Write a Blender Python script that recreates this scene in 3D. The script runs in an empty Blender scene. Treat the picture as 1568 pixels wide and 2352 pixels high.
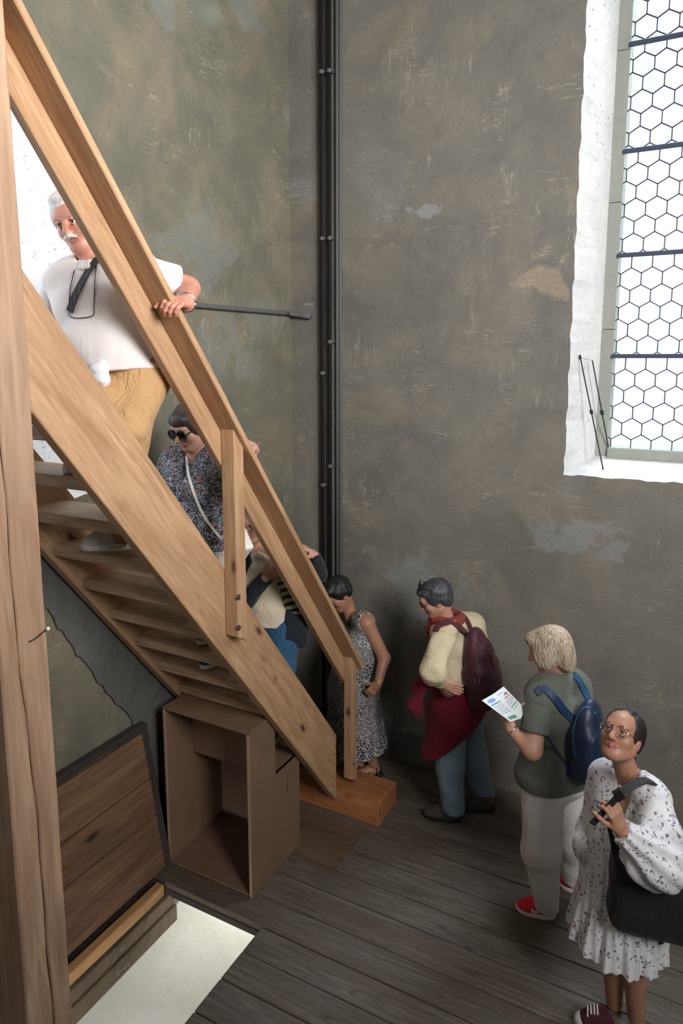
import bpy, bmesh, math, random
import numpy as np
from mathutils import Vector, Matrix
from mathutils.bvhtree import BVHTree
random.seed(7)
rng = np.random.default_rng(7)
scene = bpy.context.scene
col = scene.collection

# ------------------------------------------------------------------ camera
CAM_YAW, CAM_PITCH, CAM_H = math.radians(28.1), math.radians(8.73), 3.1
cam_data = bpy.data.cameras.new('camera')
cam_data.sensor_fit = 'VERTICAL'; cam_data.sensor_height = 36.0; cam_data.sensor_width = 24.0
cam_data.lens = 1601.0 / 2352.0 * 36.0
cam_data.shift_y = -105.0 / 2352.0
cam_data.clip_start = 0.05
cam = bpy.data.objects.new('camera', cam_data); col.objects.link(cam)
cam.location = (0, 0, CAM_H)
cam.rotation_euler = (math.pi / 2 - CAM_PITCH, 0, CAM_YAW)
scene.camera = cam

# ------------------------------------------------------------------ sky and daylight
world = bpy.data.worlds.new('sky'); scene.world = world; world.use_nodes = True
wn = world.node_tree.nodes; bg = wn['Background']
bg.inputs['Color'].default_value = (0.90, 0.95, 1.0, 1); bg.inputs['Strength'].default_value = 1.6
def area(name, loc, target, sx, sy, power, color):
    d = bpy.data.lights.new(name, 'AREA'); d.shape = 'RECTANGLE'; d.size = sx; d.size_y = sy
    d.energy = power; d.color = color
    o = bpy.data.objects.new(name, d); col.objects.link(o); o.location = loc
    o.rotation_euler = (Vector(target) - Vector(loc)).to_track_quat('-Z', 'Y').to_euler()
    return o
# daylight entering by the tower room windows, plus two added under-floor lamps
area('daylight_niche', (-3.66, 1.55, 3.75), (-2.0, 1.75, 3.3), 1.3, 2.4, 29, (0.95, 0.98, 1.0))
area('daylight_tall_window', (0.3, 7.4, 8.4), (-0.15, 4.7, 3.9), 3.0, 3.0, 1350, (0.86, 0.93, 1.0))
area('daylight_side', (2.75, 1.5, 4.8), (-2.6, 2.0, 5.1), 1.5, 2.6, 105, (1.0, 0.965, 0.93)).data.spread = math.radians(80)
area('daylight_side_second', (2.75, 0.1, 4.9), (-0.9, 4.6, 3.5), 1.2, 2.6, 128, (1.0, 0.985, 0.96)).data.spread = math.radians(92)
area('lower_fill_far', (-2.35, 4.0, -0.14), (-2.6, 2.75, -0.52), 1.1, 0.12, 13, (1.0, 1.0, 0.96)).data.spread = math.radians(110)  # unseen lamp added under the far boards to brighten the whitewash below the hatch
area('lower_fill_near', (-2.3, 0.75, -0.14), (-2.5, 1.9, -0.52), 1.1, 0.12, 9, (1.0, 1.0, 0.96)).data.spread = math.radians(110)  # second unseen lamp, added under the near boards to even out the whitewash
scene.view_settings.view_transform = 'Standard'; scene.view_settings.look = 'None'
scene.view_settings.gamma = 1.0; scene.view_settings.use_curve_mapping = False
scene.view_settings.exposure = -0.28

# ------------------------------------------------------------------ view geometry (only to turn measured points into places)
Fh = np.array([-math.sin(CAM_YAW), math.cos(CAM_YAW), 0.0])
Rv = np.array([math.cos(CAM_YAW), math.sin(CAM_YAW), 0.0])
Uz = np.array([0, 0, 1.0])
Fc = Fh * math.cos(CAM_PITCH) - Uz * math.sin(CAM_PITCH)
Uc = Uz * math.cos(CAM_PITCH) + Fh * math.sin(CAM_PITCH)
CAM = np.array([0, 0, CAM_H])
def ray(x, y): return Fc + Rv * (x - 784.0) / 1601.0 + Uc * (1071.0 - y) / 1601.0
def at(x, y, D):
    d = ray(x, y); return CAM + d * (D / (d @ Fh))
def on_x(x, y, X):
    d = ray(x, y); return CAM + d * (X / d[0])
def on_y(x, y, Y):
    d = ray(x, y); return CAM + d * (Y / d[1])
def on_z(x, y, Z):
    d = ray(x, y); return CAM + d * ((Z - CAM_H) / d[2])
def nrm(v):
    v = np.asarray(v, float); return v / (np.linalg.norm(v) + 1e-12)

# ------------------------------------------------------------------ materials
class NT:
    """small helper around a node tree"""
    def __init__(s, name):
        s.m = bpy.data.materials.new(name); s.m.use_nodes = True
        s.t = s.m.node_tree; s.n = s.t.nodes; s.l = s.t.links
        s.b = s.n['Principled BSDF']
    def new(s, typ, **kw):
        n = s.n.new(typ)
        for k, v in kw.items():
            if k in n.inputs.keys() if not hasattr(n, k) else False: n.inputs[k].default_value = v
            else: setattr(n, k, v)
        return n
    def link(s, a, b): s.l.new(a, b)
    def coords(s, scale=(1, 1, 1), rand=True, kind='Object', rot=(0, 0, 0)):
        tc = s.new('ShaderNodeTexCoord'); mp = s.new('ShaderNodeMapping')
        mp.inputs['Scale'].default_value = scale; mp.inputs['Rotation'].default_value = rot
        src = tc.outputs[kind]
        if rand:
            oi = s.new('ShaderNodeObjectInfo'); mu = s.new('ShaderNodeMath', operation='MULTIPLY'); mu.inputs[1].default_value = 37.0
            s.link(oi.outputs['Random'], mu.inputs[0])
            va = s.new('ShaderNodeVectorMath', operation='ADD')
            s.link(src, va.inputs[0]); s.link(mu.outputs[0], va.inputs[1]); src = va.outputs[0]
        s.link(src, mp.inputs['Vector']); return mp.outputs['Vector']
    def noise(s, vec, scale, detail=4, rough=0.55, dist=0.0):
        n = s.new('ShaderNodeTexNoise'); n.inputs['Scale'].default_value = scale; n.inputs['Detail'].default_value = detail
        n.inputs['Roughness'].default_value = rough; n.inputs['Distortion'].default_value = dist
        s.link(vec, n.inputs['Vector']); return n.outputs['Fac']
    def voro(s, vec, scale, feature='F1', rand=1.0):
        n = s.new('ShaderNodeTexVoronoi', feature=feature); n.inputs['Scale'].default_value = scale
        n.inputs['Randomness'].default_value = rand
        s.link(vec, n.inputs['Vector']); return n
    def ramp(s, fac, stops, interp='LINEAR'):
        r = s.new('ShaderNodeValToRGB'); e = r.color_ramp.elements; r.color_ramp.interpolation = interp
        while len(e) > 1: e.remove(e[-1])
        for i, (p, c) in enumerate(stops):
            el = e[0] if i == 0 else e.new(p)
            el.position = p
            if not isinstance(c, (tuple, list)): c = (c, c, c)
            el.color = (*c[:3], 1)
        s.link(fac, r.inputs['Fac']); return r.outputs['Color']
    def mix(s, fac, a, b, mode='MIX'):
        m = s.new('ShaderNodeMix', data_type='RGBA', blend_type=mode)
        for sock, v in ((m.inputs['Factor'], fac), (m.inputs['A'], a), (m.inputs['B'], b)): pass
        ins = {'f': m.inputs[0], 'a': m.inputs[6], 'b': m.inputs[7]}
        for k, v in (('f', fac), ('a', a), ('b', b)):
            if isinstance(v, (int, float)): ins[k].default_value = v if k == 'f' else (v, v, v, 1)
            elif isinstance(v, (tuple, list)): ins[k].default_value = (*v[:3], 1)
            else: s.link(v, ins[k])
        return m.outputs[2]
    def math(s, op, a, b=None, clamp=False):
        m = s.new('ShaderNodeMath', operation=op); m.use_clamp = clamp
        for i, v in enumerate((a, b)):
            if v is None: continue
            if isinstance(v, (int, float)): m.inputs[i].default_value = v
            else: s.link(v, m.inputs[i])
        return m.outputs[0]
    def bump(s, h, strength=0.3, dist=0.01):
        b = s.new('ShaderNodeBump'); b.inputs['Strength'].default_value = strength; b.inputs['Distance'].default_value = dist
        s.link(h, b.inputs['Height']); s.link(b.outputs['Normal'], s.b.inputs['Normal'])
    def base(s, c):
        if isinstance(c, (tuple, list)): s.b.inputs['Base Color'].default_value = (*c[:3], 1)
        else: s.link(c, s.b.inputs['Base Color'])
    def rough(s, r):
        if isinstance(r, (int, float)): s.b.inputs['Roughness'].default_value = r
        else: s.link(r, s.b.inputs['Roughness'])
def srgb(r, g, b):
    f = lambda c: (c / 255 / 12.92) if c / 255 <= 0.04045 else ((c / 255 + 0.055) / 1.055) ** 2.4
    return (f(r), f(g), f(b))

def m_wood(name, light, dark, knot, gscale=1.0, rough=0.55, knots=1.0, bump=0.12):
    t = NT(name)
    v = t.coords((1.3 * gscale, 16 * gscale, 16 * gscale)); v2 = t.coords((0.55 * gscale, 3.2 * gscale, 3.2 * gscale))
    grain = t.noise(v, 2.0, 5, 0.6, 1.4); broad = t.noise(v2, 2.3, 3, 0.5, 0.6)
    c = t.ramp(grain, [(0.28, dark), (0.62, light)])
    c = t.mix(t.ramp(broad, [(0.35, 0.0), (0.72, 0.62)]), c, tuple(0.80 * x for x in dark))
    kv = t.coords((1.5 * gscale, 3.6 * gscale, 3.6 * gscale))
    kd = t.voro(kv, 1.35, 'F1', 1.0).outputs['Distance']
    c = t.mix(t.ramp(kd, [(0.045, 0.95 * knots), (0.065, 0.75 * knots), (0.085, 0.30 * knots), (0.15, 0.0)]), c, knot)
    t.base(c); t.rough(rough); t.bump(grain, bump, 0.004); return t.m
WOOD = m_wood('pine wood', srgb(198, 162, 126), srgb(160, 120, 86), srgb(84, 54, 40))
WOOD_POST = m_wood('old pine post', srgb(196, 164, 136), srgb(156, 120, 94), srgb(66, 46, 46), 0.75, 0.6, 1.0, 0.25)
WOOD_TREAD = m_wood('worn tread wood', srgb(200, 174, 144), srgb(152, 118, 88), srgb(92, 64, 46), 1.0, 0.5, 0.7)
WOOD_OLD = m_wood('weathered hatch wood', srgb(138, 104, 76), srgb(92, 64, 46), srgb(40, 28, 24), 0.8, 0.7, 1.0, 0.3)
WOOD_BEAM = m_wood('fresh trimmer wood', srgb(206, 160, 108), srgb(168, 120, 76), srgb(110, 70, 45), 0.8, 0.6, 0.5)
WOOD_DARK = m_wood('blackened wood', srgb(72, 62, 54), srgb(40, 34, 30), srgb(22, 18, 16), 1.0, 0.8, 0.4, 0.3)
WOOD_BLOCK = m_wood('orange block wood', srgb(186, 122, 78), srgb(140, 86, 52), srgb(92, 52, 34), 1.0, 0.6, 0.5)

def m_floor():
    t = NT('old floor boards')
    v = t.coords((0.9, 15, 15)); v2 = t.coords((0.5, 2.6, 2.6))
    g = t.noise(v, 2.4, 6, 0.65, 1.8); b = t.noise(v2, 1.5, 4, 0.6, 0.4)
    c = t.ramp(g, [(0.25, srgb(58, 53, 48)), (0.5, srgb(96, 88, 80)), (0.7, srgb(124, 113, 101))])
    c = t.mix(t.ramp(b, [(0.42, 0.0), (0.7, 0.75)]), c, srgb(84, 66, 46))
    w = t.coords((1, 1, 1), rand=False, kind='Object')
    sp = t.noise(t.coords((2.2, 5, 5)), 3.0, 3, 0.6)
    c = t.mix(t.ramp(sp, [(0.66, 0.0), (0.74, 0.72)]), c, srgb(44, 38, 36))
    kd = t.voro(t.coords((1.2, 3.4, 3.4)), 1.5).outputs['Distance']
    c = t.mix(t.ramp(kd, [(0.03, 0.9), (0.10, 0.0)]), c, srgb(38, 31, 28))
    t.base(c); t.rough(t.ramp(g, [(0.3, 0.66), (0.7, 0.82)])); t.bump(g, 0.35, 0.004); return t.m
FLOOR = m_floor()
FLOOR_WORN = m_wood('worn brown boards', srgb(112, 90, 70), srgb(82, 66, 54), srgb(48, 38, 32), 1.0, 0.75, 0.6, 0.3)

def m_plaster(name, cols, patch, speck, scr=0.5, bumpy=0.35, spscale=60, spots=()):
    t = NT(name)
    v = t.coords((1, 1, 1), rand=False)
    n1 = t.noise(v, 0.9, 6, 0.62, 0.5); n2 = t.noise(v, 2.3, 5, 0.6, 0.8)
    c = t.ramp(n1, [(0.30, cols[0]), (0.46, cols[1]), (0.56, cols[2]), (0.72, cols[3])])
    c = t.mix(t.ramp(n2, [(0.36, 0.55), (0.62, 0.0)]), c, cols[4])
    # smoother repair patches of greyer mortar
    pv = t.coords((1, 1, 0.8), rand=False); pn = t.noise(pv, 1.25, 3, 0.45, 0.35)
    c = t.mix(t.ramp(pn, [(0.62, 0.0), (0.665, 0.45)]), c, patch)
    wn_ = t.noise(v, 4.5, 5, 0.65)
    for cen, rad, cc, am in spots:
        sv_ = t.new('ShaderNodeVectorMath', operation='SUBTRACT'); t.link(v, sv_.inputs[0]); sv_.inputs[1].default_value = cen
        dv = t.new('ShaderNodeVectorMath', operation='DIVIDE'); t.link(sv_.outputs[0], dv.inputs[0]); dv.inputs[1].default_value = rad
        ln = t.new('ShaderNodeVectorMath', operation='LENGTH'); t.link(dv.outputs[0], ln.inputs[0])
        c = t.mix(t.ramp(t.math('ADD', ln.outputs['Value'], t.math('MULTIPLY', wn_, 1.1)), [(0.66, am), (0.80, 0.0)] if False else [(0.70, am), (0.78, 0.0)]), c, cc)
    # fine speckle of sand and pits
    s1 = t.noise(v, spscale, 3, 0.7); s2 = t.noise(v, 3.1, 3, 0.6)
    c = t.mix(t.math('MULTIPLY', t.ramp(s1, [(0.60, 0.0), (0.70, 0.85)]), t.ramp(s2, [(0.34, 0.15), (0.62, 1.0)])), c, speck)
    # scratches
    for i, (sc, rot) in enumerate((((3.2, 3.2, 17), (0.5, 0.7, 0.3)), ((15, 15, 1.6), (0.25, -0.35, 0.0)), ((2.0, 2.0, 26), (0.05, 0.1, 0.0)))):
        sv = t.coords(sc, rand=False, rot=rot)
        sn = t.noise(sv, 0.9, 4, 0.6, 0.2)
        line = t.ramp(t.math('ABSOLUTE', t.math('SUBTRACT', sn, 0.5)), [(0.0, 1.0), (0.012, 0.0)])
        mk = t.ramp(t.noise(v, 1.9 + i, 3, 0.7), [(0.56, 0.0), (0.66, scr)])
        c = t.mix(t.math('MULTIPLY', line, mk), c, srgb(196, 184, 160))
    t.base(c); t.rough(0.92)
    hb = t.math('ADD', t.math('MULTIPLY', s1, 0.5), t.math('MULTIPLY', t.noise(v, 14, 5, 0.65), 1.0))
    t.bump(hb, bumpy, 0.02); return t.m
def spot(fn, plane, x0, x1, y0, y1, c, am):
    a, b = fn(x0, (y0 + y1) / 2, plane), fn(x1, (y0 + y1) / 2, plane); z0, z1 = fn((x0 + x1) / 2, y0, plane)[2], fn((x0 + x1) / 2, y1, plane)[2]
    cen = (a + b) / 2; cen[2] = (z0 + z1) / 2; k = 4.6   # the noise term adds about 0.55 to the normalised distance
    r = np.abs(b - a) / 2 * k; r[2] = abs(z0 - z1) / 2 * k
    return (tuple(cen), tuple(np.maximum(r, 50.0 * (r < 0.02))), c, am)
G_, T_ = srgb(122, 127, 125), srgb(152, 139, 120)
SP_L = [spot(on_x, -2.94, *q) for q in ((380, 540, 470, 640, G_, .5), (430, 600, 745, 880, G_, .45), (335, 400, -40, 45, G_, .55), (500, 610, -50, 60, G_, .5), (560, 660, 690, 760, G_, .45))]
SP_R = [spot(on_y, 4.68, *q) for q in ((1205, 1320, 590, 690, T_, .8), (870, 1060, 1270, 1410, srgb(134, 136, 134), .7), (1230, 1430, 1190, 1280, srgb(140, 142, 142), .6), (910, 1010, 465, 505, srgb(146, 148, 148), .7), (660, 735, 400, 470, srgb(132, 130, 128), .6))]
PLASTER_R = m_plaster('tall window wall plaster', [srgb(106, 103, 98), srgb(132, 125, 113), srgb(120, 117, 110), srgb(144, 132, 115), srgb(98, 98, 97)], srgb(130, 128, 124), srgb(92, 86, 78), 0.55, 0.32, 60, SP_R)
PLASTER_L = m_plaster('stair wall plaster', [srgb(100, 101, 91), srgb(128, 120, 101), srgb(108, 107, 94), srgb(136, 122, 99), srgb(84, 88, 80)], srgb(134, 138, 134), srgb(66, 64, 56), 0.45, 0.5, 48, SP_L)
REVEAL = m_plaster('whitewashed reveal', [srgb(206, 206, 204), srgb(226, 226, 224), srgb(216, 216, 214), srgb(232, 232, 230), srgb(196, 198, 200)], srgb(226, 226, 224), srgb(110, 110, 108), 0.0, 0.5, 42)
WHITEWASH = m_plaster('whitewashed lower plaster', [srgb(214, 212, 202), srgb(226, 224, 214), srgb(220, 218, 208), srgb(230, 228, 220), srgb(212, 210, 202)], srgb(226, 224, 216), srgb(206, 204, 196), 0.15, 0.14, 9)
STONE = m_plaster('grey window stone', [srgb(140, 144, 136), srgb(158, 160, 150), srgb(150, 152, 144), srgb(166, 168, 158), srgb(134, 140, 134)], srgb(152, 156, 148), srgb(104, 108, 104), 0.0, 0.3, 80)
MASONRY = m_plaster('rough brown masonry', [srgb(88, 74, 58), srgb(112, 96, 76), srgb(98, 82, 64), srgb(126, 108, 84), srgb(60, 52, 42)], srgb(104, 90, 72), srgb(40, 34, 28), 0.2, 0.9, 30)
ROUGHCAST = m_plaster('dark rough mortar', [srgb(86, 86, 84), srgb(106, 105, 101), srgb(96, 96, 93), srgb(112, 110, 104), srgb(76, 76, 75)], srgb(100, 100, 98), srgb(52, 52, 51), 0.0, 1.0, 34)

def plain(name, c, rough=0.6, metal=0.0, bump=0.0, bscale=60, spec=None, var=0.0):
    t = NT(name); t.rough(rough); t.b.inputs['Metallic'].default_value = metal
    if var:
        n = t.noise(t.coords((1, 1, 1)), 6.0, 3); t.base(t.mix(t.ramp(n, [(0.3, 0.0), (0.7, var)]), c, tuple(x * 0.6 for x in c)))
    else: t.base(c)
    if bump: t.bump(t.noise(t.coords((1, 1, 1)), bscale, 3), bump, 0.005)
    if spec is not None: t.b.inputs['Specular IOR Level'].default_value = spec
    return t.m
IRON = plain('blackened iron', srgb(40, 42, 50), 0.55, 0.4)
BAR = plain('blue grey saddle bar', srgb(62, 72, 92), 0.6, 0.2)
LEAD = plain('lead came', srgb(70, 76, 90), 0.5, 0.6)
PIPE = plain('dark painted pipe', srgb(26, 25, 30), 0.75, 0.0, 0.1, 40, 0.2)
CONDUIT = plain('grey conduit', srgb(92, 94, 93), 0.75)
STEEL = plain('bolt steel', srgb(120, 118, 122), 0.4, 0.9)
BOARD = plain('brown fibreboard', srgb(122, 95, 77), 0.7, 0, 0.1, 30, None, 0.35)
BOARD_EDGE = plain('fibreboard edge', srgb(160, 130, 104), 0.7)
def m_glass():
    t = NT('leaded pane glass')
    for n in list(t.n):
        if n.type == 'BSDF_PRINCIPLED': t.n.remove(n)
    tr = t.new('ShaderNodeBsdfTransparent'); tr.inputs['Color'].default_value = (0.96, 0.98, 0.99, 1)
    gl = t.new('ShaderNodeBsdfGlossy'); gl.inputs['Roughness'].default_value = 0.08
    mx = t.new('ShaderNodeMixShader'); mx.inputs[0].default_value = 0.05
    t.link(tr.outputs[0], mx.inputs[1]); t.link(gl.outputs[0], mx.inputs[2])
    t.link(mx.outputs[0], t.n['Material Output'].inputs['Surface']); return t.m
GLASS = m_glass()

# ------------------------------------------------------------------ mesh helpers
def tag(o, label=None, cat=None, group=None, kind=None):
    if label: o['label'] = label
    if cat: o['category'] = cat
    if group: o['group'] = group
    if kind: o['kind'] = kind
    return o
def empty(name, loc):
    o = bpy.data.objects.new(name, None); col.objects.link(o); o.location = Vector([float(x) for x in loc])
    o.empty_display_size = 0.1; return o
def world_origin(p):
    v = Vector((0, 0, 0))
    while p is not None: v += p.location; p = p.parent
    return v
def link(name, me, mat, parent=None, loc=None):
    """link a mesh; loc is a world position of its origin (identity rotation)"""
    o = bpy.data.objects.new(name, me); col.objects.link(o)
    if mat is not None and not me.materials: me.materials.append(mat)
    w = Vector((0, 0, 0)) if loc is None else Vector([float(x) for x in loc])
    if parent is not None:
        o.parent = parent; w = w - world_origin(parent)
    o.location = w; return o
def mesh_from(name, verts, faces, mat=None, smooth=False):
    me = bpy.data.meshes.new(name); me.from_pydata([tuple(map(float, v)) for v in verts], [], faces); me.update()
    if mat is not None: me.materials.append(mat)
    if smooth: me.polygons.foreach_set('use_smooth', [True] * len(me.polygons))
    return me
def poly_obj(name, verts, faces, mat, parent=None, smooth=False):
    """mesh given in world coordinates, origin moved to its centre"""
    V = np.array(verts, float); c = V.mean(0)
    return link(name, mesh_from(name, V - c, faces, mat, smooth), None, parent, c)
def bm_to(name, bm, mat=None, smooth=False):
    me = bpy.data.meshes.new(name); bm.normal_update(); bm.to_mesh(me); bm.free()
    if mat is not None: me.materials.append(mat)
    if smooth: me.polygons.foreach_set('use_smooth', [True] * len(me.polygons))
    return me
def frame_obj(name, me, mat, parent, origin, ex, ey, ez):
    o = link(name, me, mat, parent, origin)
    M = Matrix(((ex[0], ey[0], ez[0]), (ex[1], ey[1], ez[1]), (ex[2], ey[2], ez[2])))
    o.rotation_euler = M.to_euler(); return o
def box_mesh(name, L, W, T, bev=0.004, seg=1):
    bm = bmesh.new(); bmesh.ops.create_cube(bm, size=1.0)
    bmesh.ops.scale(bm, vec=(L, W, T), verts=bm.verts)
    if bev: bmesh.ops.bevel(bm, geom=list(bm.edges), offset=bev, segments=seg, affect='EDGES', profile=0.5)
    return bm_to(name, bm)
def beam(name, a, b, w, t, side, mat, parent=None, bev=0.004):
    """board from a to b; w measured along 'side', t across"""
    a = np.array(a, float); b = np.array(b, float); L = np.linalg.norm(b - a); ex = (b - a) / L
    ey = np.array(side, float); ey = nrm(ey - ex * (ey @ ex)); ez = np.cross(ex, ey)
    return frame_obj(name, box_mesh(name, L, w, t, bev), mat, parent, (a + b) / 2, ex, ey, ez)
def abox(name, lo, hi, mat, parent=None, bev=0.004, grain=0):
    """axis-aligned box from lo to hi, grain = world axis of the local X direction"""
    lo = np.array(lo, float); hi = np.array(hi, float); c = (lo + hi) / 2; d = hi - lo
    E = np.eye(3); ex = E[grain]; ey = E[(grain + 1) % 3]; ez = E[(grain + 2) % 3]
    return frame_obj(name, box_mesh(name, d[grain], d[(grain + 1) % 3], d[(grain + 2) % 3], bev), mat, parent, c, ex, ey, ez)
def prism(name, pts, origin, ex, ey, thick, mat, parent=None, bev=0.004):
    """polygon pts (world points in one plane) extruded by 'thick' along ex x ey, mesh kept in the local frame"""
    ex = nrm(ex); ey = nrm(np.asarray(ey, float) - ex * (np.asarray(ey, float) @ ex)); ez = np.cross(ex, ey)
    origin = np.array(origin, float)
    bm = bmesh.new()
    P = [((np.array(p) - origin) @ ex, (np.array(p) - origin) @ ey, (np.array(p) - origin) @ ez) for p in pts]
    f = bm.faces.new([bm.verts.new(p) for p in P])
    r = bmesh.ops.extrude_face_region(bm, geom=[f])
    bmesh.ops.translate(bm, vec=(0, 0, thick), verts=[g for g in r['geom'] if isinstance(g, bmesh.types.BMVert)])
    bmesh.ops.recalc_face_normals(bm, faces=bm.faces)
    if bev: bmesh.ops.bevel(bm, geom=list(bm.edges), offset=bev, segments=1, affect='EDGES')
    return frame_obj(name, bm_to(name, bm), mat, parent, origin, ex, ey, ez)
def catmull(P, n=8):
    P = [np.array(p, float) for p in P]
    if len(P) < 3: return P
    Q = [2 * P[0] - P[1]] + P + [2 * P[-1] - P[-2]]; out = []
    for i in range(1, len(Q) - 2):
        for j in range(n):
            t = j / n; p0, p1, p2, p3 = Q[i - 1], Q[i], Q[i + 1], Q[i + 2]
            out.append(0.5 * (2 * p1 + (p2 - p0) * t + (2 * p0 - 5 * p1 + 4 * p2 - p3) * t * t + (3 * p1 - p0 - 3 * p2 + p3) * t ** 3))
    out.append(P[-1]); return out
def tube_arrays(P, r, seg=10):
    P = [np.array(p, float) for p in P]; V = []; F = []; n = len(P); prev = None
    R = r if hasattr(r, '__len__') else [r] * n
    for i in range(n):
        d = nrm(P[min(i + 1, n - 1)] - P[max(i - 1, 0)])
        a = prev if prev is not None else (np.array([1, 0, 0]) if abs(d[0]) < 0.9 else np.array([0, 1, 0]))
        a = nrm(a - d * (a @ d)); prev = a; b = np.cross(d, a)
        for k in range(seg):
            w = 2 * math.pi * k / seg; V.append(P[i] + R[i] * (a * math.cos(w) + b * math.sin(w)))
    for i in range(n - 1):
        for k in range(seg):
            F.append((i * seg + k, i * seg + (k + 1) % seg, (i + 1) * seg + (k + 1) % seg, (i + 1) * seg + k))
    F.append(tuple(range(seg))[::-1]); F.append(tuple((n - 1) * seg + k for k in range(seg)))
    return V, F
def tube(name, P, r, mat, parent=None, seg=10):
    V, F = tube_arrays(P, r, seg); return poly_obj(name, V, F, mat, parent, True)
def join_arrays(parts):
    V = []; F = []
    for v, f in parts:
        o = len(V); V += list(v); F += [tuple(i + o for i in q) for q in f]
    return V, F
def box_arrays(c, ex, ey, ez, d):
    c = np.array(c, float); V = []
    for sx in (-1, 1):
        for sy in (-1, 1):
            for sz in (-1, 1): V.append(c + np.array(ex) * sx * d[0] / 2 + np.array(ey) * sy * d[1] / 2 + np.array(ez) * sz * d[2] / 2)
    return V, [(0, 1, 3, 2), (4, 6, 7, 5), (0, 4, 5, 1), (2, 3, 7, 6), (0, 2, 6, 4), (1, 5, 7, 3)]

# ------------------------------------------------------------------ room shell
XL, YR, XE, YB, ZC = -2.94, 4.68, 2.9, -1.5, 7.0
def wall_with_hole(name, to3, outer, hole, inner, depth_in, mat, mat_reveal):
    """outer rectangle (a0,a1,b0,b1), hole = loop of (a,b) on the wall face, inner = same loop at depth"""
    a0, a1, b0, b1 = outer; ca = np.mean([p[0] for p in hole]); cb = np.mean([p[1] for p in hole])
    V = []; F = []; mi = []; n = len(hole)
    rect = []
    for (a, b) in hole:
        da, db = a - ca, b - cb; ts = []
        if da > 1e-9: ts.append((a1 - ca) / da)
        if da < -1e-9: ts.append((a0 - ca) / da)
        if db > 1e-9: ts.append((b1 - cb) / db)
        if db < -1e-9: ts.append((b0 - cb) / db)
        t = min(ts); rect.append((ca + da * t, cb + db * t))
    # add the corners: snap the nearest loop points to the rectangle's corners
    for c in ((a0, b0), (a1, b0), (a1, b1), (a0, b1)):
        i = min(range(n), key=lambda i: (rect[i][0] - c[0]) ** 2 + (rect[i][1] - c[1]) ** 2); rect[i] = c
    V += [to3(a, b, 0) for a, b in rect] + [to3(a, b, 0) for a, b in hole] + [to3(a, b, depth_in) for a, b in inner]
    for i in range(n):
        j = (i + 1) % n
        F.append((i, j, n + j, n + i)); mi.append(0)
        F.append((n + i, n + j, 2 * n + j, 2 * n + i)); mi.append(1)
    me = mesh_from(name, V, F); me.materials.append(mat); me.materials.append(mat_reveal)
    me.polygons.foreach_set('material_index', mi)
    bm = bmesh.new(); bm.from_mesh(me); bmesh.ops.recalc_face_normals(bm, faces=bm.faces); bm.to_mesh(me); bm.free()
    return tag(link(name, me, None), kind='structure')
def dense(loop, step=0.05):
    out = []
    for i in range(len(loop)):
        a = np.array(loop[i]); b = np.array(loop[(i + 1) % len(loop)]); m = max(1, int(np.linalg.norm(b - a) / step))
        for k in range(m): out.append(a + (b - a) * k / m)
    return out
def jit(loop, amp):
    ph = rng.uniform(0, 6, 6)
    return [p + amp * np.array([math.sin(9 * i * 0.13 + ph[0]) + 0.7 * math.sin(i * 2.3 + ph[1]), math.sin(7 * i * 0.17 + ph[2]) + 0.7 * math.sin(i * 2.9 + ph[3])]) * 0.6 for i, p in enumerate(loop)]

# right-hand wall with the tall window
h0 = dense([(-0.84, 2.35), (0.62, 2.35), (0.62, 6.2), (-0.84, 6.2)])
A0, A1, B0, B1 = -0.71, 0.49, 2.43, 6.1
hin = [np.array([A0 + (p[0] + 0.84) / 1.46 * (A1 - A0), B0 + (p[1] - 2.35) / 3.85 * (B1 - B0)]) for p in h0]
wall_with_hole('wall_right', lambda a, b, d: (a, YR + d, b), (XL, XE, -0.9, ZC), jit(h0, 0.007), hin, 0.40, PLASTER_R, REVEAL)
# stair wall with the lancet niche
def lancet(y0, y1, zb, zs, rad, n=14):
    L = [(y0, zb), (y1, zb), (y1, zs)]
    cy = y1 - rad; mid = (y0 + y1) / 2; th1 = math.acos((mid - cy) / rad)
    for k in range(1, n + 1):
        a = th1 * k / n; L.append((cy + rad * math.cos(a), zs + rad * math.sin(a)))
    cy2 = y0 + rad
    for k in range(n - 1, -1, -1):
        a = th1 * k / n; L.append((cy2 - rad * math.cos(a), zs + rad * math.sin(a)))
    return L
l0 = lancet(0.9, 2.76, 2.38, 3.6, 1.74); l1 = lancet(1.02, 2.58, 2.47, 3.6, 1.50)
def dense2(la, lb, step=0.06):
    oa, ob = [], []
    for i in range(len(la)):
        a, b = np.array(la[i]), np.array(la[(i + 1) % len(la)]); c, d = np.array(lb[i]), np.array(lb[(i + 1) % len(la)])
        m = max(1, int(np.linalg.norm(b - a) / step))
        for k in range(m): oa.append(a + (b - a) * k / m); ob.append(c + (d - c) * k / m)
    return oa, ob
l0d, l1d = dense2(l0, l1)
wall_with_hole('wall_left', lambda a, b, d: (XL - d, a, b), (YB, YR, -0.9, ZC), jit(l0d, 0.009), l1d, 0.66, PLASTER_L, REVEAL)
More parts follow.
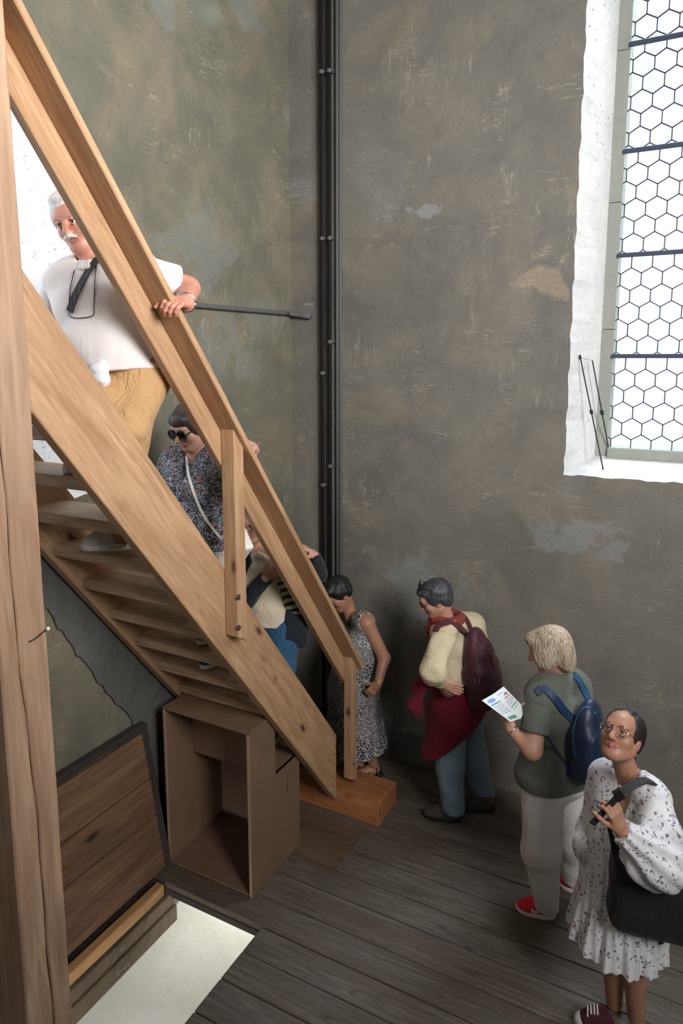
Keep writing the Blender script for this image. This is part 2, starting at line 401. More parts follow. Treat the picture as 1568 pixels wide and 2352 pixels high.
# the two walls behind the camera with their window openings, and the ceiling
hb = dense([(-1.5, 3.6), (0.4, 3.6), (0.4, 6.3), (-1.5, 6.3)], 0.2)
wall_with_hole('wall_back', lambda a, b, d: (a, YB - d, b), (XL, XE, -0.9, ZC), hb, hb, 0.4, PLASTER_R, REVEAL)
hs = dense([(-0.6, 3.2), (2.4, 3.2), (2.4, 6.3), (-0.6, 6.3)], 0.2)
wall_with_hole('wall_side', lambda a, b, d: (XE + d, a, b), (YB, YR, -0.9, ZC), hs, hs, 0.4, PLASTER_L, REVEAL)
tag(abox('ceiling', (XL - 0.1, YB - 0.1, ZC), (XE + 0.1, YR + 0.1, ZC + 0.15), WOOD_DARK, None, 0), kind='structure')
# rough mortar left bare where the stair was let into the wall
rp = [(1.5, 3.22), (1.9, 2.71), (2.35, 2.14), (2.75, 1.63), (3.2, 1.06), (3.3, 0.6), (3.3, 0.06)] + [tuple(on_x(x_, y_, XL)[1:]) for x_, y_ in ((378, 1990), (352, 1860), (336, 1760), (320, 1690), (290, 1640), (240, 1590), (206, 1540), (165, 1490), (105, 1400))] + [(1.9, 1.95), (1.5, 2.1)]
pd = dense(rp, 0.04); pd = jit(pd, 0.012)
V = [(XL + 0.004 + 0.012 * rng.random(), p[0], p[1]) for p in pd]; cP = (XL + 0.02, 2.4, 1.35)
bm = bmesh.new(); f = bm.faces.new([bm.verts.new((XL + 0.006, p[0], p[1])) for p in pd])
r = bmesh.ops.extrude_face_region(bm, geom=[f]); bmesh.ops.translate(bm, vec=(0.012, 0, 0), verts=[g for g in r['geom'] if isinstance(g, bmesh.types.BMVert)])
bmesh.ops.triangulate(bm, faces=bm.faces); bmesh.ops.recalc_face_normals(bm, faces=bm.faces)
tag(link('trim_1', bm_to('bare_mortar_patch', bm, ROUGHCAST), None), kind='structure')

# ------------------------------------------------------------------ floor of boards with the hatch opening
HX0, HX1, HY0, HY1 = -2.70, -2.0, 1.15, 2.81
fl = join_arrays([box_arrays(((a + b) / 2, (c + d) / 2, -0.055), (1, 0, 0), (0, 1, 0), (0, 0, 1), (b - a, d - c, 0.04)) for a, b, c, d in
     ((XL, XE, HY1, YR), (HX1, XE, YB, HY1), (XL, HX1, YB, HY0), (XL, HX0, HY0, HY1))])
floor = tag(link('floor', mesh_from('floor', *fl, WOOD_DARK), None), kind='structure')
edges = [YB]; wds = [0.19, 0.205, 0.18, 0.2, 0.215, 0.185, 0.2]
y = HY1; up = [y]
k = 0
while y < YR - 0.02:
    y = min(YR, y + wds[k % 7]); k += 1; up.append(y)
y = HY1; dn = []
while y > YB + 0.02:
    y = max(YB, y - wds[(k * 3) % 7]); k += 1; dn.append(y)
ys = dn[::-1] + up
for i in range(len(ys) - 1):
    y0, y1 = ys[i] + 0.0032, ys[i + 1] - 0.0032; ym = (y0 + y1) / 2
    segs = [(XL, XE)]
    if ym < HY1 and ym > HY0: segs = [(HX1, XE)]
    elif i % 3 == 0: j = random.uniform(0.3, 1.9); segs = [(XL, j - 0.001), (j + 0.001, XE)]
    elif 4.0 > ym > 3.4: segs = [(XL, -1.86), (-1.858, XE)]
    for (a, b) in segs:
        dz = random.uniform(-0.0025, 0.0015)
        abox('plank', (a, y0, -0.035 + dz), (b, y1, 0.0 + dz), FLOOR_WORN if b == -1.86 else FLOOR, floor, 0.003, 0)
# hatch well: trimmer, old beam, lower whitewashed vault
hw = empty('hatch_opening', (HX0, HY1, -0.05)); tag(hw, 'open floor hatch lined with a pale trimmer and old dark beam', 'hatch')
abox('trimmer', (HX0 - 0.05, HY0, -0.075), (HX0 + 0.005, HY1 - 0.012, -0.004), WOOD_BEAM, hw, 0.004, 1)
for z0, z1, xo in ((-0.16, -0.078, 0.03), (-0.27, -0.164, 0.045)):
    abox('old_beam', (HX0 - 0.06, HY0, z0), (HX0 + xo, HY1 + 0.05, z1), MASONRY, hw, 0.006, 1)
abox('edge_board', (HX0 + 0.05, HY1 - 0.005, -0.075), (HX1, HY1 + 0.02, -0.036), WOOD_DARK, hw, 0.003, 0)
abox('edge_board', (HX1 - 0.004, HY0, -0.075), (HX1 + 0.02, HY1, -0.036), WOOD_OLD, hw, 0.003, 1)
n = 24; V = []; F = []
for i in range(n):
    for j in range(n):
        x = -2.95 + 2.2 * i / (n - 1); yy = 0.6 + 4.0 * j / (n - 1)
        V.append((x, yy, -0.52 + 0.008 * math.sin(7 * x + 3 * yy) + 0.007 * math.sin(5 * yy - 4 * x)))
for i in range(n - 1):
    for j in range(n - 1): F.append((i * n + j, (i + 1) * n + j, (i + 1) * n + j + 1, i * n + j + 1))
tag(poly_obj('trim_2', V, F, WHITEWASH, None, True), kind='structure')

# ------------------------------------------------------------------ tall leaded window
win = tag(empty('window_1', (-0.1, 5.1, 2.45)), kind='structure')
WX0, WX1, WZ0, WZ1, WY = -0.632, 0.41, 2.50, 6.0, 5.10
# stone surround: jamb stones with joints, sill stone
jz = [2.43, 3.30, 4.12, 5.05, 6.1]
for i in range(4):
    for xa, xb, s in ((A0 - 0.004, WX0, 1), (WX1, A1 + 0.004, -1)):
        z0, z1 = jz[i] + 0.002, jz[i + 1] - 0.002
        q = [(xa, 5.075), (xb, 5.085), (xb, 5.24), (xa, 5.24)]
        V = [(p[0], p[1], z) for z in (z0, z1) for p in q]
        poly_obj('jamb_stone', V, [(0, 1, 2, 3)[::-1], (4, 5, 6, 7), (0, 1, 5, 4), (1, 2, 6, 5), (2, 3, 7, 6), (3, 0, 4, 7)], STONE, win)
abox('sill_stone', (WX0, 5.06, 2.40), (WX1, 5.24, WZ0), STONE, win, 0.006)
for z in (3.121, 3.779, 4.431, 5.074, 5.72):
    abox('saddle_bar', (WX0 - 0.004, WY - 0.035, z - 0.014), (WX1, WY - 0.012, z + 0.014), BAR, win, 0.003)
# hexagon panes and the came net between them
hexw = 0.1275; hr = hexw / math.sqrt(3); rowh = 1.5 * hr
pane_me = mesh_from('pane', [(0.985 * hr * math.sin(math.radians(60 * k)), dy, 0.985 * hr * math.cos(math.radians(60 * k))) for dy in (-0.0015, 0.0015) for k in range(6)],
                    [tuple(range(6)), tuple(range(11, 5, -1))] + [(k, k + 6, (k + 1) % 6 + 6, (k + 1) % 6) for k in range(6)], GLASS)
segs = set(); r_i = 0; z = WZ0 + 0.02
while z < WZ1 + 0.02:
    x = WX0 + (0.018 if r_i % 2 else 0.082)
    while x < WX1 + 0.02:
        link('pane', pane_me, None, win, (x, WY, z))
        for k in range(6):
            p = (round(x + hr * math.sin(math.radians(60 * k)), 3), round(z + hr * math.cos(math.radians(60 * k)), 3))
            q = (round(x + hr * math.sin(math.radians(60 * k + 60)), 3), round(z + hr * math.cos(math.radians(60 * k + 60)), 3))
            segs.add(tuple(sorted((p, q))))
        x += hexw
    z += rowh; r_i += 1
seen = []; parts = []
for p, q in segs:
    if any(abs(p[0] - a[0]) + abs(p[1] - a[1]) + abs(q[0] - b[0]) + abs(q[1] - b[1]) < 0.01 for a, b in seen): continue
    seen.append((p, q))
    a = np.array([p[0], WY, p[1]]); b = np.array([q[0], WY, q[1]]); d = nrm(b - a)
    parts.append(box_arrays((a + b) / 2, d, (0, 1, 0), np.cross(d, (0, 1, 0)), (np.linalg.norm(b - a) + 0.002, 0.008, 0.0062)))
tag(poly_obj('lead_came', *join_arrays(parts), LEAD, win), 'dark lead strips between the hexagonal panes')
# the niche window, seen only by its light: stone frame with plain panes
w2 = tag(empty('window_2', (-3.6, 1.8, 2.47)), kind='structure')
for y0, y1 in ((1.02, 1.53), (1.55, 2.06), (2.08, 2.58)):
    abox('pane', (-3.603, y0, 2.47), (-3.599, y1, 4.6), GLASS, w2, 0)

# iron rods standing on the sill
rod = empty('iron_rod_stay', on_z(1385, 1080, 2.375)); tag(rod, 'pair of thin black iron rods leaning on the window sill', 'iron rods')
def rodline(p, q, name='rod', r=0.0042): tube(name, [p, q], r, IRON, rod, 6)
ra, rb = on_z(1385, 1080, 2.375), on_y(1332, 820, 4.77)
sa, sb = on_z(1402, 1056, 2.41), on_y(1360, 828, 4.86)
rodline(ra, rb); rodline(sa, sb)
for t, w in ((0.52, 0.011), (0.0, 0.006), (1.0, 0.007)):
    c = ra + (rb - ra) * t; tube('knuckle', [c - 0.014 * nrm(rb - ra), c + 0.014 * nrm(rb - ra)], w, IRON, rod, 8)
c = sa + (sb - sa) * 0.49; tube('knuckle', [c - 0.014 * nrm(sb - sa), c + 0.014 * nrm(sb - sa)], 0.012, IRON, rod, 8)
tube('tie_wire', [rb, (rb + sb) / 2 - np.array([0, 0, 0.005]), sb], 0.0012, IRON, rod, 5)

# ------------------------------------------------------------------ pipes on the wall by the corner
def vpipe(name, px, r, yoff, label, cat, clips, mat, z0=0.0, z1=ZC):
    p = on_y(px, 1000, YR - yoff)
    root = empty(name, (p[0], YR - yoff, z0)); tag(root, label, cat)
    tube('pipe_run', [(p[0], YR - yoff, z0), (p[0], YR - yoff, 3.0), (p[0], YR - yoff, z1)], r, mat, root, 12)
    for cy in clips:
        z = on_y(px, cy, YR - yoff)[2]
        c = join_arrays([tube_arrays([(p[0], YR - yoff, z - 0.012), (p[0], YR - yoff, z + 0.012)], r + 0.004, 12),
                         box_arrays((p[0], YR - 0.01, z), (1, 0, 0), (0, 1, 0), (0, 0, 1), (r * 3.4, 0.02, 0.022)),
                         tube_arrays([(p[0] + r + 0.012, YR - yoff - 0.004, z), (p[0] + r + 0.012, YR - 0.004, z)], 0.006, 6)])
        poly_obj('pipe_clip', *c, CONDUIT, root)
vpipe('wall_pipe', 741, 0.0150, 0.035, 'black vertical pipe nearest the stair in the room corner', 'pipe', (165, 548, 857, 1113), PIPE)
vpipe('wall_pipe', 758, 0.0150, 0.035, 'black vertical pipe right beside the grey conduit', 'pipe', (163, 547, 785, 1070), PIPE)
p = on_y(776, 1000, YR - 0.02); cd = empty('cable_conduit', (p[0], YR - 0.02, 0.0)); tag(cd, 'slim grey conduit running up the wall right of the black pipes', 'conduit')
tube('conduit_run', [(p[0] - 0.008, YR - 0.014, 0), (p[0] - 0.008, YR - 0.014, ZC)], 0.0135, CONDUIT, cd)
tube('conduit_run', [(p[0] + 0.016, YR - 0.012, 0), (p[0] + 0.016, YR - 0.012, ZC)], 0.0115, CONDUIT, cd)
hp = empty('wall_conduit', on_x(420, 698, XL + 0.02)); tag(hp, 'horizontal grey conduit on the stair wall behind the older man', 'conduit')
pts = [on_x(x, y, XL + 0.022) for x, y in ((330, 688), (440, 700), (560, 711), (662, 720))]
tube('conduit_run', catmull(pts, 6), 0.0165, CONDUIT, hp)
tube('conduit_end', [pts[-1], pts[-1] + 0.03 * nrm(pts[-1] - pts[0]), on_y(690, 724, YR - 0.025), on_y(713, 727, YR - 0.025)], [0.017, 0.02, 0.021, 0.019], CONDUIT, hp, 12)

# ------------------------------------------------------------------ staircase
st = empty('staircase', (-2.1, 3.93, 0.0)); tag(st, 'steep pine staircase with open treads climbing along the plaster wall', 'staircase')
sl = np.array([0, 1, -1.27]); 
def stringer(x0, thick, ya, yb, label=None):
    P = [(x0, ya, 5.0 - 1.27 * ya), (x0, yb, max(0.02, 5.0 - 1.27 * yb)), (x0, yb, 5.485 - 1.27 * yb), (x0, ya, 5.485 - 1.27 * ya)]
    o = prism('stringer', P, (x0, (ya + yb) / 2, 5.24 - 1.27 * (ya + yb) / 2), sl, (0, 1.27, 1), thick, WOOD, st, 0.004)
    return o
stringer(-2.100, -0.055, 1.566, 3.858); stringer(-2.830, -0.062, 1.40, 3.858)
for k in range(-2, 11):
    yk, zk = 1.925 + 0.173 * k, 2.632 - 0.22 * k
    abox('tread', (-2.832, yk, zk - 0.052), (-2.153, yk + 0.245, zk), WOOD_TREAD, st, 0.005, 0)
# newel posts bolted outside the stringer
def newel(x0, x1, y0, y1, zlo, zhi):
    s = 1.27
    P = [(x0, y0, zlo + 0.045), (x0, y1, zlo), (x0, y1, zhi - s * (y1 - y0)), (x0, y0, zhi)]
    return prism('newel_post', P, (x0, (y0 + y1) / 2, (zlo + zhi) / 2), (0, 0, 1), (0, 1, 0), -(x1 - x0), WOOD, st, 0.004)
n1 = newel(-2.100, -2.020, 2.688, 2.765, 1.675, 2.790)
n2 = newel(-2.100, -2.035, 3.965, 4.040, 0.165, 1.105)
def bolt(parent, x, y, z, r=0.011):
    c = join_arrays([tube_arrays([(x - 0.002, y, z), (x + 0.003, y, z)], r * 1.35, 12), tube_arrays([(x, y, z), (x + 0.008, y, z)], r * 0.8, 6)])
    poly_obj('bolt', *c, STEEL, st)
bolt(st, -2.02, *on_x(547, 1372, -2.02)[1:]); bolt(st, -2.02, *on_x(548, 1442, -2.02)[1:])
bolt(st, -2.035, *on_x(812, 1755, -2.035)[1:], 0.006); bolt(st, -2.035, *on_x(812, 1792, -2.035)[1:], 0.006)
# handrail: standing board with a broad cap
sr = np.array([0, 1, -1.30]); ya, yb = 1.566, 4.045
P = [(-2.100, ya, 6.088 - 1.30 * ya), (-2.100, yb, 6.088 - 1.30 * yb), (-2.100, yb, 6.258 - 1.30 * yb), (-2.100, ya, 6.258 - 1.30 * ya)]
prism('rail_board', P, (-2.1, 2.6, 6.17 - 1.3 * 2.6), sr, (0, 1.3, 1), -0.042, WOOD, st, 0.004)
P = [(-1.990, ya, 6.260 - 1.30 * ya), (-1.990, yb + 0.01, 6.260 - 1.30 * (yb + 0.01)), (-1.990, yb + 0.01, 6.312 - 1.30 * (yb + 0.01)), (-1.990, ya, 6.312 - 1.30 * ya)]
prism('rail_cap', P, (-1.99, 2.6, 6.28 - 1.3 * 2.6), sr, (0, 1.3, 1), -0.175, WOOD, st, 0.005)
# timber step block at the stair foot
b = abox('step_block', (-2.83, 3.862, 0.0), (-1.785, 4.165, 0.160), WOOD_BLOCK, None, 0.006, 0); tag(b, 'orange timber block forming the bottom step of the stair', 'step')

# ------------------------------------------------------------------ big timber post in the foreground with a long split
def split_post():
    root = empty('timber_post', (-2.09, 1.47, 0.0)); tag(root, 'thick knotty timber post with a long split, standing at the left', 'post')
    X1, X0, Y0, Y1, Z0, Z1 = -2.0, -2.185, 1.375, 1.562, -0.035, 6.9
    n = 90
    def yc(z): return 1.462 - 0.004 + 0.012 * math.sin(1.3 * z + 0.6) + 0.005 * math.sin(5.1 * z) + 0.0025 * math.sin(17 * z + 1) - 0.012 * (z - 1.8)
    def gap(z): return 0.0015 + 0.0035 * (0.5 + 0.5 * math.sin(1.1 * z + 2.2)) * (1 if z < 3.3 else max(0.0, 1 - (z - 3.3) * 1.4)) + 0.0008 * math.sin(23 * z)
    for side in (0, 1):
        V = []; F = []
        for i in range(n + 1):
            z = Z0 + (Z1 - Z0) * i / n; w = 0.0012 * math.sin(4 * z + side) + 0.0008 * math.sin(13 * z)
            if side == 0: q = [(X0, Y0), (X1 - 0.006, Y0 + w), (X1, Y0 + 0.006 + w), (X1, yc(z) - gap(z) - 0.004), (X1 - 0.005, yc(z) - gap(z)), (X0, yc(z) - 0.0006)]
            else: q = [(X0, yc(z) + 0.0006), (X1 - 0.005, yc(z) + gap(z)), (X1, yc(z) + gap(z) + 0.004), (X1, Y1 - 0.006 + w), (X1 - 0.006, Y1 + w), (X0, Y1)]
            V += [(0.0 + a, b2, z) for a, b2 in q]
        m = 6
        for i in range(n):
            for k in range(m): F.append((i * m + k, i * m + (k + 1) % m, (i + 1) * m + (k + 1) % m, (i + 1) * m + k))
        F.append(tuple(range(m))[::-1]); F.append(tuple(n * m + k for k in range(m)))
        V = np.array(V); c = V.mean(0)
        # local frame with X along the length so that the grain runs up the post
        L = np.stack([V[:, 2] - c[2], V[:, 0] - c[0], V[:, 1] - c[1]], 1)
        frame_obj('post_half', mesh_from('post_half', L, F, WOOD_POST), None, root, c, (0, 0, 1), (1, 0, 0), (0, 1, 0))
    pw = [on_x(66, 1475, -1.997), on_x(80, 1468, -1.992), on_x(110, 1444, -1.985)]
    tube('hook_wire', pw, 0.0022, IRON, root, 6)
    c = pw[-1]; bm = bmesh.new(); bmesh.ops.create_uvsphere(bm, u_segments=10, v_segments=8, radius=0.007); me = bm_to('hook_tip', bm, plain('white plastic tip', (0.8, 0.8, 0.8), 0.4), True)
    link('hook_tip', me, None, root, c)
split_post()

# ------------------------------------------------------------------ open stepped box under the stair
bx = empty('storage_box', (-2.47, 3.2, 0.0)); tag(bx, 'brown open-fronted stepped board box standing under the stair', 'box')
X0, X1, Y0, YM, Y1, ZT, ZM = -2.795, -2.165, 2.955, 3.215, 3.485, 1.018, 0.635
def side(x, xt, slotz):
    # L-shaped cheek with a slot: built as a ring of quads around the slot
    outer = [(Y0, 0), (Y1, 0), (Y1, ZM), (YM, ZM), (YM, ZT), (Y0, ZT)]
    s = [(3.335, 0.44), (3.352, 0.44), (3.352, 0.52), (3.335, 0.52)]
    V = [(xx, *p) for xx in (x, x + xt) for p in outer + s]
    f0 = [(0, 1, 7, 6), (1, 2, 8, 7), (2, 3, 9, 8), (3, 6, 9), (0, 6, 3), (0, 3, 4, 5)]
    F = [tuple(q) for q in f0] + [tuple(i + 10 for i in q[::-1]) for q in f0]
    F += [(i, i + 10, (i + 1) % 6 + 10, (i + 1) % 6) for i in range(6)] + [(6 + i, 6 + (i + 1) % 4, 16 + (i + 1) % 4, 16 + i) for i in range(4)]
    me_V = np.array(V, float); bm = bmesh.new(); vs = [bm.verts.new(v - me_V.mean(0)) for v in me_V]
    for q in F: bm.faces.new([vs[i] for i in q])
    bmesh.ops.recalc_face_normals(bm, faces=bm.faces)
    link('side_panel', bm_to('side_panel', bm, BOARD), None, bx, me_V.mean(0))
side(X0, 0.016, 0); side(X1 - 0.016, 0.016, 0)
abox('top_panel', (X0 - 0.004, Y0 - 0.002, ZT), (X1 + 0.004, YM + 0.01, ZT + 0.016), BOARD, bx, 0.002)
abox('riser_panel', (X0 + 0.016, YM - 0.016, ZM), (X1 - 0.016, YM, ZT), BOARD, bx, 0.002)
abox('step_panel', (X0, YM - 0.016, ZM - 0.016), (X1, Y1 + 0.004, ZM), BOARD, bx, 0.002)
abox('back_panel', (X0 + 0.016, Y1 - 0.016, 0.0), (X1 - 0.016, Y1, ZM - 0.016), BOARD, bx, 0.002)
abox('bottom_panel', (X0 + 0.016, Y0, 0.0), (X1 - 0.016, Y1 - 0.016, 0.014), BOARD, bx, 0.002)
abox('edge_strip', (X1 - 0.017, Y0 - 0.004, 0.0), (X1 + 0.001, Y0, ZT), BOARD_EDGE, bx, 0.001, 2)
abox('edge_strip', (X0 - 0.001, Y0 - 0.004, 0.0), (X0 + 0.017, Y0, ZT), BOARD_EDGE, bx, 0.001, 2)

# ------------------------------------------------------------------ hatch lid of planks leaning on the wall
ld = empty('trapdoor', (-2.80, 2.2, 0.02)); tag(ld, 'heavy plank trapdoor with blackened rim leaning open against the wall', 'trapdoor')
up = nrm((-0.085, 0, 0.93)); nl = np.array([0.996, 0, 0.091])
def lp(y, h, off=0.0): return np.array([-2.795, y, 0.012]) + up * h + nl * off
hs_ = [0.0, 0.36, 0.60, 0.90]
for i in range(3):
    a, b2 = lp(1.2, (hs_[i] + hs_[i + 1]) / 2), lp(2.895 - 0.02 * i, (hs_[i] + hs_[i + 1]) / 2)
    beam('plank', a, b2, hs_[i + 1] - hs_[i] - 0.010, 0.05, up, WOOD_OLD, ld, 0.004)
beam('rim_board', lp(1.2, 0.925), lp(2.84, 0.925), 0.045, 0.054, up, WOOD_DARK, ld, 0.004)
beam('rim_board', lp(2.920, 0.0), lp(2.852, 0.945), 0.055, 0.054, (0, 1, 0), WOOD_DARK, ld, 0.004)

# ------------------------------------------------------------------ smooth solid modelling (figures, clothes, bags)
class Solid:
    """a set of blended primitives turned into one smooth closed mesh"""
    def __init__(s, h=0.008, k=0.03):
        s.h = h; s.k = k; s.P = []
    def cone(s, a, b, ra, rb, k=None, c=None, sub=False):
        a = np.asarray(a, float); b = np.asarray(b, float)
        if np.linalg.norm(b - a) < 1e-5: b = a + np.array([0, 0, 1e-4])
        s.P.append(('c', a, b, ra, rb, s.k if k is None else k, c, sub)); return s
    def chain(s, pts, rs, k=None, c=None):
        for i in range(len(pts) - 1): s.cone(pts[i], pts[i + 1], rs[i], rs[i + 1], k, c)
        return s
    def ball(s, a, r, k=None, c=None, sub=False): return s.cone(a, np.asarray(a, float) + np.array([0, 0, 1e-3]), r, r, k, c, sub)
    def ell(s, c0, r, R=None, k=None, c=None, sub=False):
        s.P.append(('e', np.asarray(c0, float), np.asarray(r, float), np.eye(3) if R is None else np.asarray(R, float), None, s.k if k is None else k, c, sub)); return s
    def box(s, c0, half, R=None, rad=0.02, k=None, c=None, sub=False):
        s.P.append(('b', np.asarray(c0, float), np.asarray(half, float), np.eye(3) if R is None else np.asarray(R, float), rad, s.k if k is None else k, c, sub)); return s
    def _bb(s, p):
        if p[0] == 'c':
            r = max(p[3], p[4]); return np.minimum(p[1], p[2]) - r, np.maximum(p[1], p[2]) + r
        if p[0] == 'e':
            e = np.sqrt(((p[3] * p[2][None, :]) ** 2).sum(1)); return p[1] - e, p[1] + e
        e = (np.abs(p[3]) * (p[2])[None, :]).sum(1) + p[4]; return p[1] - e, p[1] + e
    def _d(s, p, X, Y, Z):
        if p[0] == 'c':
            a, b, ra, rb = p[1], p[2], p[3], p[4]; ba = b - a; l2 = float(ba @ ba); L = math.sqrt(l2)
            x, y, z = X - a[0], Y - a[1], Z - a[2]
            t = (x * ba[0] + y * ba[1] + z * ba[2]) / l2
            # shift for slanted sides
            dr = ra - rb; sn = max(-0.95, min(0.95, dr / L))
            px, py, pz = x - t * ba[0], y - t * ba[1], z - t * ba[2]
            rad = np.sqrt(px * px + py * py + pz * pz)
            t = np.clip(t + rad / L * sn / math.sqrt(1 - sn * sn), 0, 1)
            x = x - t * ba[0]; y = y - t * ba[1]; z = z - t * ba[2]
            return np.sqrt(x * x + y * y + z * z) - (ra + (rb - ra) * t)
        c, r, R = p[1], p[2], p[3]
        x, y, z = X - c[0], Y - c[1], Z - c[2]
        u = x * R[0, 0] + y * R[1, 0] + z * R[2, 0]; v = x * R[0, 1] + y * R[1, 1] + z * R[2, 1]; w = x * R[0, 2] + y * R[1, 2] + z * R[2, 2]
        if p[0] == 'e':
            k0 = np.sqrt((u / r[0]) ** 2 + (v / r[1]) ** 2 + (w / r[2]) ** 2)
            k1 = np.sqrt((u / r[0] ** 2) ** 2 + (v / r[1] ** 2) ** 2 + (w / r[2] ** 2) ** 2) + 1e-9
            return k0 * (k0 - 1.0) / k1
        rd = p[4]; u = np.abs(u) - r[0] + rd * 0; v = np.abs(v) - r[1]; w = np.abs(w) - r[2]
        o = np.sqrt(np.maximum(u, 0) ** 2 + np.maximum(v, 0) ** 2 + np.maximum(w, 0) ** 2)
        return o + np.minimum(np.maximum(u, np.maximum(v, w)), 0) - rd
    def mesh(s, clips=(), disp=None, color=None, sigma=0.004):
        """clips: list of (point, outward normal) half-spaces to keep the inner side of; returns V, F, C"""
        h = s.h; pos = [p for p in s.P if not p[7]]
        bbs = [s._bb(p) for p in pos]
        lo = np.min([b[0] for b in bbs], 0) - 3 * h - 0.02; hi = np.max([b[1] for b in bbs], 0) + 3 * h + 0.02
        n = np.ceil((hi - lo) / h).astype(int) + 1
        G = np.full(n, 0.5, np.float32)
        ax = [(lo[i] + h * np.arange(n[i])).astype(np.float32) for i in range(3)]
        for p in s.P:
            a, b = s._bb(p); m = p[5] + 2.5 * h + (0.02 if disp else 0)
            i0 = np.clip(((a - m - lo) / h).astype(int), 0, n - 1); i1 = np.clip(((b + m - lo) / h).astype(int) + 2, 1, n)
            if np.any(i1 <= i0): continue
            sl_ = tuple(slice(i0[i], i1[i]) for i in range(3))
            d = s._d(p, ax[0][sl_[0]][:, None, None], ax[1][sl_[1]][None, :, None], ax[2][sl_[2]][None, None, :]).astype(np.float32)
            g = G[sl_]; k = max(p[5], 1e-4)
            if p[7]:
                q = np.maximum(k - np.abs(g + d), 0) / k; G[sl_] = np.maximum(g, -d) + q * q * k * 0.25
            else:
                q = np.maximum(k - np.abs(g - d), 0) / k; G[sl_] = np.minimum(g, d) - q * q * k * 0.25
        X, Y, Z = ax[0][:, None, None], ax[1][None, :, None], ax[2][None, None, :]
        if disp is not None: G = G + np.asarray(disp(X, Y, Z), np.float32)
        for pt, nn in clips:
            nn = nrm(nn); d = ((X - pt[0]) * nn[0] + (Y - pt[1]) * nn[1] + (Z - pt[2]) * nn[2]).astype(np.float32)
            G = np.maximum(G, d)
        V, F = nets(G, lo, h)
        C = None
        if color is not None:
            W = np.zeros(len(V)); A = np.zeros((len(V), 3))
            for p in s.P:
                cc = p[6] if p[6] is not None else color
                if p[7] and p[6] is None: continue
                d = np.abs(s._d(p, V[:, 0], V[:, 1], V[:, 2]))
                w = np.exp(-np.minimum(d, 0.3) / sigma) * ((cc[3] if len(cc) > 3 else 3.0) if p[6] is not None else 1.0) + 1e-30
                W += w; A += w[:, None] * np.asarray(cc[:3])[None, :]
            C = A / W[:, None]
        return V, F, C
def nets(G, lo, h):
    s = G < 0
    n = np.array(G.shape)
    cnt = np.zeros(n - 1, np.int8)
    for dx in (0, 1):
        for dy in (0, 1):
            for dz in (0, 1): cnt += s[dx:n[0] - 1 + dx, dy:n[1] - 1 + dy, dz:n[2] - 1 + dz]
    act = (cnt > 0) & (cnt < 8)
    I, J, K = np.nonzero(act); N = len(I)
    idx = np.full(n - 1, -1, np.int64); idx[I, J, K] = np.arange(N)
    S = np.zeros((N, 3)); M = np.zeros(N)
    for axis in range(3):
        o1, o2 = [a for a in range(3) if a != axis]
        for a in (0, 1):
            for b in (0, 1):
                off = [0, 0, 0]; off[o1] = a; off[o2] = b; off2 = list(off); off2[axis] = 1
                f0 = G[I + off[0], J + off[1], K + off[2]]; f1 = G[I + off2[0], J + off2[1], K + off2[2]]
                m = (f0 < 0) != (f1 < 0); t = np.where(m, f0 / np.where(m, f0 - f1, 1), 0)
                pt = np.zeros((N, 3)); pt[:, 0] = off[0]; pt[:, 1] = off[1]; pt[:, 2] = off[2]; pt[:, axis] = t
                S += pt * m[:, None]; M += m
    V = lo + h * (np.stack([I, J, K], 1) + S / M[:, None])
    F = []
    for axis in range(3):
        o1, o2 = (axis + 1) % 3, (axis + 2) % 3
        A = [slice(None)] * 3; B = [slice(None)] * 3
        A[axis] = slice(0, n[axis] - 1); B[axis] = slice(1, n[axis])
        for o in (o1, o2): A[o] = slice(1, n[o] - 1); B[o] = slice(1, n[o] - 1)
        s0, s1 = s[tuple(A)], s[tuple(B)]
        for flip in (False, True):
            m = (s0 & ~s1) if not flip else (~s0 & s1)
            q = np.stack(np.nonzero(m), 1)
            if not len(q): continue
            q[:, o1] += 1; q[:, o2] += 1
            def cell(a, b):
                c = q.copy(); c[:, o1] -= a; c[:, o2] -= b; return idx[c[:, 0], c[:, 1], c[:, 2]]
            Q = np.stack([cell(1, 1), cell(0, 1), cell(0, 0), cell(1, 0)], 1)
            if flip: Q = Q[:, ::-1]
            F.append(Q)
    return V, np.concatenate(F) if F else np.zeros((0, 4), int)
def solid_obj(name, parts, mat, parent):
    """parts: list of (V, F, C); one mesh object, verts kept relative to the parent's origin"""
    Vs = []; Fs = []; Cs = []; o = 0
    for V, F, C in parts:
        Vs.append(V); Fs.append(F + o); o += len(V); Cs.append(C if C is not None else np.full((len(V), 3), 0.5))
    V = np.concatenate(Vs); F = np.concatenate(Fs); C = np.concatenate(Cs)
    org = np.array(world_origin(parent)) if parent is not None else V.mean(0)
    me = bpy.data.meshes.new(name); V32 = (V - org).astype(np.float32)
    me.vertices.add(len(V)); me.vertices.foreach_set('co', V32.ravel())
    me.loops.add(len(F) * 4); me.loops.foreach_set('vertex_index', F.astype(np.int32).ravel())
    me.polygons.add(len(F)); me.polygons.foreach_set('loop_start', np.arange(0, len(F) * 4, 4, dtype=np.int32))
    me.update(calc_edges=True)
    me.polygons.foreach_set('use_smooth', np.ones(len(F), bool))
    at_ = me.color_attributes.new('Col', 'FLOAT_COLOR', 'POINT')
    at_.data.foreach_set('color', np.concatenate([C, np.ones((len(C), 1))], 1).astype(np.float32).ravel())
    me.validate()
    ob = link(name, me, mat, parent, org)
    return ob
